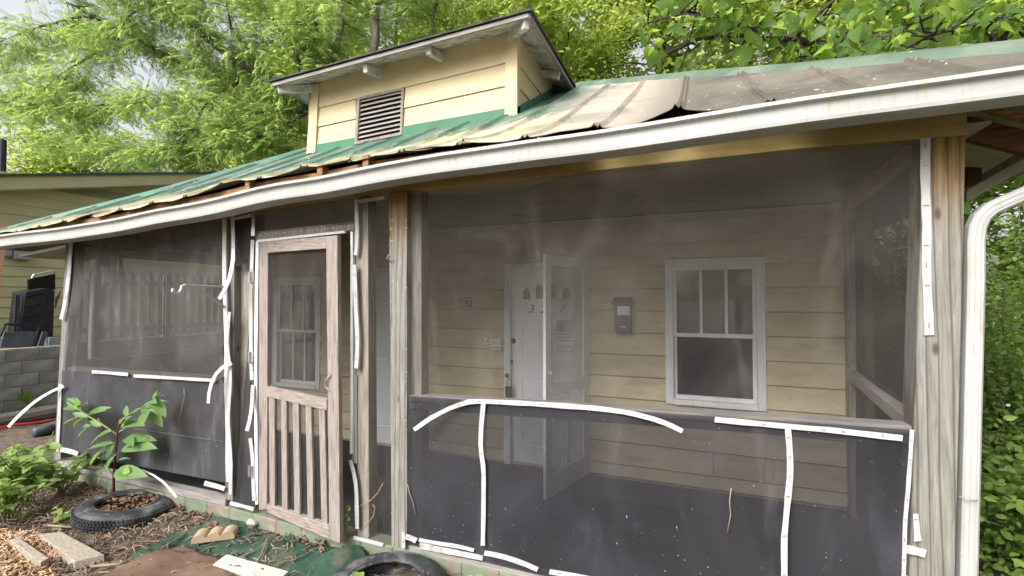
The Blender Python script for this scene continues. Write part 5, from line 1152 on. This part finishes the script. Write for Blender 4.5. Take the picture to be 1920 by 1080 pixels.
# broad-leaved catalpa on the right, hanging over the hip
CAT = blade(.36, 8, .35, .22, True); rc = np.random.default_rng(5)
cb_ = toground(np.array([3.6, 6.2, 0])); ck = np.array([3.3, 5.6, 3.0])
limbs = [([cb_, np.array([3.5, 6.0, 1.5]), ck, np.array([3.0, 5.4, 5.2]), np.array([2.6, 5.6, 7.5])], .17, .08),
         ([Q(1960, 20, 4.2), Q(1905, 55, 4.0), Q(1862, 85, 3.9), Q(1800, 112, 3.7)], .075, .05),
         ([ck, Q(1960, 20, 4.2)], .09, .075),
         ([np.array([3.1, 5.5, 4.2]), Q(1640, 110, 5.0), Q(1560, 88, 4.6), Q(1490, 72, 4.3), Q(1420, 60, 4.1), Q(1330, 75, 3.9), Q(1250, 100, 3.7)], .055, .012),
         ([Q(1490, 72, 4.3), Q(1510, 40, 4.2), Q(1560, 8, 4.1), Q(1600, -40, 4.0)], .02, .008),
         ([Q(1420, 60, 4.1), Q(1370, 30, 4.0), Q(1300, 20, 3.8), Q(1210, 45, 3.7)], .02, .008),
         ([np.array([3.0, 5.4, 5.2]), Q(1760, 20, 4.2), Q(1700, 45, 3.9), Q(1640, 70, 3.7), Q(1580, 60, 3.6)], .04, .01),
         ([Q(1862, 85, 3.9), Q(1830, 40, 3.6), Q(1780, 50, 3.4), Q(1700, 90, 3.3)], .02, .008)]
cat_t = poly_tree('catalpa_tree', 'broad heart leaved tree hanging over the right roof hip', limbs, rc, CAT, MT['bigleaf'], (.07, .22), 12, .10, (.25, .95), 'bark_dark', droop=-.7, clip=over_house)
fl = []
for (x, y, n) in ((1298, 118, 22), (1350, 100, 16), (1425, 108, 30), (1440, 60, 10), (1400, 95, 14), (1290, 55, 10), (1385, 40, 12)):
    c = Q(x, y, 3.9); fl.append(c + rc.normal(0, .05, (n, 3)))
leaves('blossom', blade(.4, 3, .2, .3), np.concatenate(fl), MT['flower'], cat_t, (.035, .055), rc)
# woodland behind
def wood_tree(name, label, base, h, rad, n, r, size=(.15, .30), m='bgleaf', tr=.16):
    base = np.array([base[0], base[1], gz(base[0], base[1]) - .05]); top = base + np.array([r.normal(0, .3), r.normal(0, .3), h]); root = thing(name, label, 'tree', tuple(base), 'trees round the house')
    tb = MB(); tb.tube([Vector(q) for q in wiggle(base, top, 8, .10, r)], list(np.linspace(tr, tr * .25, 9)), 9); lb = MB(); P_ = []; O = []
    nc = 64; n = int(n * 2.6)
    for k in range(nc):
        t = r.uniform(.28, 1.0); c = base + (top - base) * t; a = r.uniform(0, 6.283); q = rad * (1.0 - .55 * abs(t - .55) / .5) * r.uniform(.45, 1.0)
        e = c + np.array([math.cos(a) * q, math.sin(a) * q, r.uniform(-.3, .9)]); lb.tube([Vector(v) for v in wiggle(c, e, 4, .08, r)], [.04, .03, .022, .014, .008], 5)
        kk = n // nc; s_ = r.uniform(.45, .95); v = r.normal(0, s_ * .55, (kk, 3)); v[:, 2] *= .65; P_.append(e + v); O.append(v * .4)
        P_.append(c + (e - c) * r.random((kk // 3, 1)) + r.normal(0, .2, (kk // 3, 3))); O.append(np.zeros((kk // 3, 3)))
    pos = np.concatenate(P_); O = np.concatenate(O); k_ = np.array([not over_house(p) for p in pos]); pos, O = pos[k_], O[k_]
    tb.build('trunk', MT['bark'], root, smooth=True); lb.build('limbs', MT['bark_dark'], root, smooth=True); leaves('crown', LEAF4, pos, MT[m], root, size, r, -.25, .6, O); return root
rw = np.random.default_rng(33)
for (x, y, h, rd, n, lab) in [(-19, 13, 11, 3.4, 6000, 'yellow green tree beyond the neighbour house at the far left'), (-15, 13, 15, 4.0, 9500, 'woodland tree behind the feathery limbs, left of the dormer'), (-10, 15, 17, 4.2, 11000, 'tall woodland tree standing behind the left part of the dormer'),
                              (-5.2, 14, 17, 4.0, 11000, 'woodland tree right above the dormer ridge'), (-1.2, 13.5, 16, 3.6, 11000, 'woodland tree right of the dormer, above its right eave'), (2.2, 13, 15, 3.6, 10500, 'woodland tree above the middle of the right roof hip'), (5.6, 11.5, 14, 3.4, 10500, 'yellow green woodland tree behind the broad leaved branches'),
                              (8.2, 9.0, 12, 3.2, 8500, 'woodland tree at the right edge behind the downspout'), (-24, 9, 9, 3, 4000, 'distant tree seen left of the neighbour vent pipe'), (-13, 20, 20, 4.5, 9500, 'tall far tree closing the gap left of the dormer'), (-20, 18, 18, 4.5, 8500, 'tall far tree above the neighbour roof'), (-6.8, 19.5, 20, 4.5, 9500, 'tall far tree between the trunks behind the dormer'), (4.2, 18, 18, 4.5, 9500, 'tall far tree above the right roof hip'), (5.2, 6.8, 7.5, 2.2, 6500, 'small tree beyond the right end of the porch')]:
    wood_tree('woodland_tree', lab, (x, y), h, rd, n, rw)
# trees across the yard behind the photographer (they show in the window panes)
for (x, y, lab) in [(-6, -14, 'tree across the front yard facing the screen door'), (1.5, -16, 'tree across the front yard facing the middle post'), (8, -13, 'tree across the front yard facing the right corner post')]: wood_tree('woodland_tree', lab, (x, y), 6.5, 2.8, 4500, rw, (.16, .26))

# ---- undergrowth on the right bank
rs = np.random.default_rng(8)
def shrub(c, rad, n, lab, size=(.05, .11), flowers=0, m='shrubleaf'):
    c = np.array([c[0], c[1], gz(c[0], c[1])]); root = thing('shrub', lab, 'shrub', tuple(c), 'undergrowth right of the porch'); P_ = []; tb = MB()
    for k in range(18):
        a = rs.uniform(0, 6.283); e = c + np.array([math.cos(a) * rad[0] * rs.uniform(.2, 1), math.sin(a) * rad[1] * rs.uniform(.2, 1), rad[2] * rs.uniform(.3, 1)])
        tb.tube([Vector(v) for v in wiggle(c + rs.normal(0, .06, 3) * [1, 1, 0], e, 5, .05, rs)], [.014, .012, .01, .008, .006, .004], 5)
        kk = n * (1 if size[1] > .1 else 3) // 18; t = rs.random((kk, 1)) ** .6; P_.append(c + (e - c) * t + rs.normal(0, .15, (kk, 3)))
    pos = np.concatenate(P_); pos[:, 2] = np.maximum(pos[:, 2], [gz(p[0], p[1]) + .02 for p in pos]); pos = pos[np.array([not (-6 < p[0] < 1.28 and p[1] > -.2) for p in pos])]
    tb.build('stems', MT['bark'], root, smooth=True); leaves('foliage', blade(.30, 4, .2, .2), pos, MT[m], root, size, rs, -.2, .45)
    if flowers: k = pos[rs.integers(0, len(pos), flowers)] + rs.normal(0, .03, (flowers, 3)); leaves('blossom', blade(.4, 3, .2, .3), k, MT['flower'], root, (.03, .05), rs)
for (x, y, rad, n, lab, fl_) in [(2.0, 1.0, (.55, .6, .75), 1500, 'low leafy shrub nearest the downspout at the bottom right', 0), (2.5, 2.6, (.8, .8, 1.7), 2400, 'dense shrub with white blossoms halfway up beside the downspout', 60), (2.2, 4.2, (.8, 1.0, 2.3), 2600, 'tall shrub seen through the right end screen', 20), (3.4, 3.6, (.9, 1.0, 2.7), 2600, 'tall shrub under the right eave beside the downspout elbow', 15), (3.3, 1.6, (.8, .8, 1.2), 1800, 'leafy shrub at the right picture edge, below the tall ones', 30), (3.2, 6.0, (1.2, 1.0, 3.2), 3000, 'tallest shrub behind the right end of the porch', 0), (1.75, 5.6, (.5, .8, 2.6), 1800, 'dark shrub growing against the side wall of the cottage', 0), (2.6, 8.2, (1.5, 1.2, 4.2), 4500, 'high thicket behind the tallest shrub, past the porch end', 0), (4.6, 3.4, (1.2, 1.5, 3.4), 4000, 'high leafy thicket under the downspout elbow at the right edge', 10), (2.2, 2.0, (.5, .5, 1.3), 1500, 'bushy shrub between the downspout and the white blossoms', 10), (4.2, 11, (2.0, 1.5, 6.0), 5500, 'far thicket behind the right end screen, below the woodland trees', 0), (7.0, 8.0, (2.0, 2.0, 6.0), 5500, 'far thicket at the right edge above the leaning shrubs', 0), (4.6, 6.0, (1.4, 1.4, 4.2), 4500, 'thicket between the porch end and the small tree', 0)]:
    shrub((x, y), rad, n, lab, size=(.09, .17) if 'thicket' in lab else (.028, .072), flowers=fl_)
iv = rs.uniform([1.3, -1.2, 0], [5.5, 6.5, 0], (16000, 3)); iv[:, 2] = [gz(p[0], p[1]) + rs.uniform(.01, .14) for p in iv]
o = leaves('ground_cover', blade(.34, 4, .2, .2), iv, MT['shrubleaf'], None, (.025, .065), rs, -.1, .35); tag(o, 'green ivy like ground cover right of the downspout', 'ground cover', kind='stuff')
# shrub mass behind the picket fence / terrace
for (x, y, rad, n, lab) in [(-9.2, 4.6, (.6, 1.2, 1.3), 1500, 'shrub behind the picket fence, seen through the left screen')]: shrub((x, y), rad, n, lab)

# ---- weeds with separate leaves
BL = {}
def leaf_mesh(key, wd, m, droop=.25):
    if key not in BL:
        V_, F_ = blade(wd, 6, droop, .25); me = bpy.data.meshes.new('leaf'); me.from_pydata(V_.tolist(), [], F_.tolist()); me.materials.append(m); me.polygons.foreach_set('use_smooth', [True] * len(me.polygons)); BL[key] = me
    return BL[key]
def add_leaf(root, pos, d, size, key, wd, m, up=(0, 0, 1), droop=.25):
    d = Vector(d).normalized(); x = d.cross(Vector(up)).normalized(); z = x.cross(d); Mx = Matrix((x, d, z)).transposed().to_4x4(); o = bpy.data.objects.new('leaf', leaf_mesh(key, wd, m, droop)); col.objects.link(o); o.parent = root
    o.matrix_world = Matrix.Translation(pos) @ Mx @ Matrix.Scale(size, 4); o.matrix_parent_inverse = Matrix.Translation(-root.location); o.matrix_basis = Matrix.Translation(pos) @ Mx @ Matrix.Scale(size, 4)
# pokeweed: drawn on a plane about 35 cm before the screen
YP = -.16
root = thing('pokeweed', 'tall pokeweed with red stem and long green leaves by the left tyre', 'plant', tuple(PY(214, 930, YP - .03)))
def pk(x, y, dy=0): return PY(x, y, YP + dy)
base = PZ(214, 934, gz(-4.9, YP) + .0); stem = [Vector((pk(214, 925).x, YP, gz(pk(214, 925).x, YP) - .02)), pk(213, 890), pk(217, 850), pk(220, 810), pk(226, 785)]
MB().tube(stem, [.012, .010, .008, .006, .005], 7).build('stem', MT['stem'], root, smooth=True)
for pts in ([(220, 815), (195, 798), (165, 780), (140, 762)], [(224, 790), (240, 778), (265, 765), (290, 748)], [(213, 892), (203, 880), (196, 872)]): MB().tube([pk(x, y, -.01 * i) for i, (x, y) in enumerate(pts)], [.007, .006, .005, .004], 6).build('branch', MT['stemgreen'], root, smooth=True)
LV = [((168, 782), (130, 790), 0), ((150, 768), (140, 742), 1), ((150, 768), (108, 754), 0), ((160, 780), (112, 784), -1), ((165, 778), (200, 757), 1), ((178, 795), (132, 815), -1), ((190, 800), (168, 785), 1), ((210, 808), (150, 828), -1), ((222, 812), (236, 798), 1), ((225, 795), (240, 770), 0), ((215, 830), (150, 862), -1), ((235, 822), (287, 815), 1), ((230, 840), (280, 826), -1), ((265, 765), (312, 745), 1), ((282, 755), (303, 732), 0), ((270, 765), (303, 786), -1), ((245, 775), (270, 760), 0), ((285, 750), (310, 770), -1), ((290, 748), (300, 730), 1), ((220, 850), (188, 882), -1), ((222, 862), (245, 857), 1), ((215, 885), (262, 882), -1), ((200, 875), (170, 908), -1), ((210, 845), (170, 850), 1), ((228, 800), (262, 782), -1), ((240, 780), (228, 758), 1), ((150, 765), (160, 745), -1), ((145, 765), (122, 748), 1)]
for (a, b, s) in LV:
    p, q = pk(*a, -.01), pk(*b, -.02 + .05 * s + random.uniform(-.03, .01)); add_leaf(root, p, q - p, (q - p).length * .9, 'poke', .15, MT['poke'], (random.uniform(-.6, .6), random.uniform(-.9, -.1), .8))
    for _ in range(1):
        p3 = p.lerp(q, random.uniform(0, .2)); add_leaf(root, p3, (q - p).normalized() + Vector((random.uniform(-.8, .8), random.uniform(-.3, .6), random.uniform(-.4, .5))), (q - p).length * random.uniform(.35, .6), 'poke', .15, MT['poke'], (random.uniform(-.8, .8), random.uniform(-.9, .2), .8))
    p2, a2 = p.lerp(q, random.uniform(.0, .3)), Vector((random.uniform(-.5, .5), random.uniform(-.4, .3), random.uniform(-.1, .6))); add_leaf(root, p2, (q - p).normalized() + a2, (q - p).length * random.uniform(.45, .75), 'poke', .15, MT['poke'], (random.uniform(-.6, .6), random.uniform(-.9, -.1), .8))
for (a, b) in (((232, 880), (258, 892)),): p, q = pk(*a, -.02), pk(*b, -.05); add_leaf(root, p, q - p, .095, 'pokeround', .36, MT['weed'], (0, -1, .4), .1)
def weed(name, label, c, h, nst, nlf, size, key, wd, m, spread, seed, cat='plant', group=None):
    rr = random.Random(seed); root = thing(name, label, cat, tuple(c), group); st_ = MB()
    for s in range(nst):
        a = rr.uniform(0, 6.283); e = Vector(c) + Vector((math.cos(a) * spread * rr.uniform(.2, 1), math.sin(a) * spread * rr.uniform(.2, 1), h * rr.uniform(.55, 1))); mid = (Vector(c) + e) / 2 + Vector((0, 0, h * .12)); b0_ = Vector(c) + Vector((rr.uniform(-.03, .03), rr.uniform(-.03, .03), -.02))
        st_.tube([b0_, mid, e], [.006, .005, .003], 5)
        for k in range(nlf):
            t = rr.uniform(.3, 1.0); p = b0_.lerp(mid, t * 2) if t < .5 else mid.lerp(e, t * 2 - 1); az = rr.uniform(0, 6.283); d = Vector((math.cos(az), math.sin(az), rr.uniform(-.2, .5))); add_leaf(root, p, d, size * rr.uniform(.6, 1.15), key, wd, m, (rr.uniform(-.4, .4), rr.uniform(-.6, .2), 1))
    st_.build('stems', MT['stemgreen'], root, smooth=True)
def G(x, y): p = PZ(x, y, -.13); p.z = gz(p.x, p.y); return p
for (x, y, h, ns, nl, sz, sp, lab) in [(50, 955, .60, 12, 13, .12, .28, 'leafy weed clump at the left edge, tallest of the weeds'), (118, 935, .36, 9, 12, .10, .26, 'low weed clump between the pokeweed and the left edge'), (15, 985, .38, 10, 11, .095, .24, 'weed clump in the lower left corner above the wood chips'), (165, 905, .28, 9, 11, .10, .24, 'low weed clump at the foot of the pokeweed, against the curb'), (118, 985, .14, 4, 7, .06, .10, 'small seedling clump left of the tyre rim'), (150, 990, .10, 3, 6, .045, .06, 'tiny green seedling against the left tyre tread'), (40, 900, .35, 8, 11, .10, .26, 'weed clump below the loose curved white strip')]:
    weed('weed', lab, G(x, y), h, ns, nl, sz, 'weed', .27, MT['weed'], sp, x, group='weeds in the left yard')
vp = PY(645, 1015, -.06); vr = thing('ivy_vine', 'small bright green vine climbing the jamb beside the screen door', 'vine', (vp.x, -.06, gz(vp.x, -.1)))
MB().tube([Vector((vp.x, -.05, gz(vp.x, -.1) - .02)), PY(648, 1000, -.05), PY(645, 975, -.05), PY(650, 952, -.045)], .003, 5).build('stems', MT['stemgreen'], vr)
for i in range(17):
    p = PY(random.uniform(641, 654), random.uniform(952, 1014), -.055); add_leaf(vr, p, Vector((random.uniform(-1, 1), -.4, random.uniform(-.6, .8))), random.uniform(.03, .05), 'ivy', .45, MT['weed'], (0, -1, .5), .1)
weed('weed', 'small seedling by the bottom edge, right of the middle tyre', Vector((PY(905, 1075, -.12).x, -.12, gz(-1.3, -.12))), .16, 5, 6, .06, 'weed', .27, MT['weed'], .09, 77, group='weeds in the right yard')
weed('weed', 'broad leaved seedling growing inside the middle tyre', Vector((-1.83, -.42, gz(-1.8, -.4))), .19, 3, 5, .085, 'ivy', .45, MT['weed'], .06, 78, group='weeds in the right yard')
wv_ = [PX(x, y, BX + .06) for x, y in ((32, 738), (45, 750), (58, 765), (70, 775))]; cr_ = thing('creeper', 'dark green creeper hanging on the block wall', 'vine', tuple(wv_[-1])); MB().tube(wv_, .008, 5).build('stems', MT['stemgreen'], cr_)
for i in range(26): t = random.random() * 3; k = int(t); p = wv_[k].lerp(wv_[k + 1], t - k) + Vector((random.uniform(0, .06), random.uniform(-.08, .08), random.uniform(-.08, .08))); add_leaf(cr_, p, Vector((.3, random.uniform(-1, 1), random.uniform(-1, .6))), random.uniform(.07, .12), 'creep', .34, MT['shrubleaf'], (1, 0, .4))
# dry tendrils stuck to the screens
for (pts, lab) in ([[(764, 908), (768, 925), (774, 940), (779, 965)], 'dry pale tendril stuck on the screen right of the middle post'], [[(673, 950), (695, 938), (708, 925), (718, 906)], 'dry pale tendril crossing the narrow screen left of the middle post'], [[(685, 988), (700, 968), (703, 952), (699, 946)], 'short curled tendril low on the narrow screen'], [[(1371, 915), (1368, 940), (1370, 965), (1364, 998)], 'thin dry tendril on the big screen below the rail'], [[(345, 728), (346, 745), (340, 768), (334, 797)], 'dry brown vine hanging on the lower left screen'], [[(250, 803), (330, 815), (418, 828)], 'thin pale cord across the lower left screen']):
    tag(MB().tube([PY(x, y, -.032) for x, y in pts], .003 if 'cord' not in lab else .0012, 5).build('dry_tendril', MT['vinebrown'], smooth=True), lab, 'tendril', 'dry tendrils on the screens')
# staple rows on the middle post and header
sm = MB()
for i in range(34):
    y = 372 + i * 19
    for x in (733 + (i % 3) * .6, 760 + (i % 2)):
        if random.random() < .45: continue
        p = PY(x, y + random.uniform(-4, 4), -.0215); sm.bar(p, p + Vector((.010, 0, random.uniform(-.003, .003))), .003, .004)
for i in range(12): p = PY(488 + i * 15, 441 - i * 1.55, -.0135); sm.bar(p, p + Vector((.010, 0, 0)), .003, .004)
tag(sm.build('staple', MT['metal'], house), kind='stuff')
hk2 = PY(731, 482, -.03); MB().tube([hk2 + Vector((0, .01, -.03)), hk2 + Vector((.0, -.03, -.01)), hk2 + Vector((.015, -.035, .012)), hk2 + Vector((.03, -.02, .0))], .005, 6).build('screw_hook', MT['metal'], house)
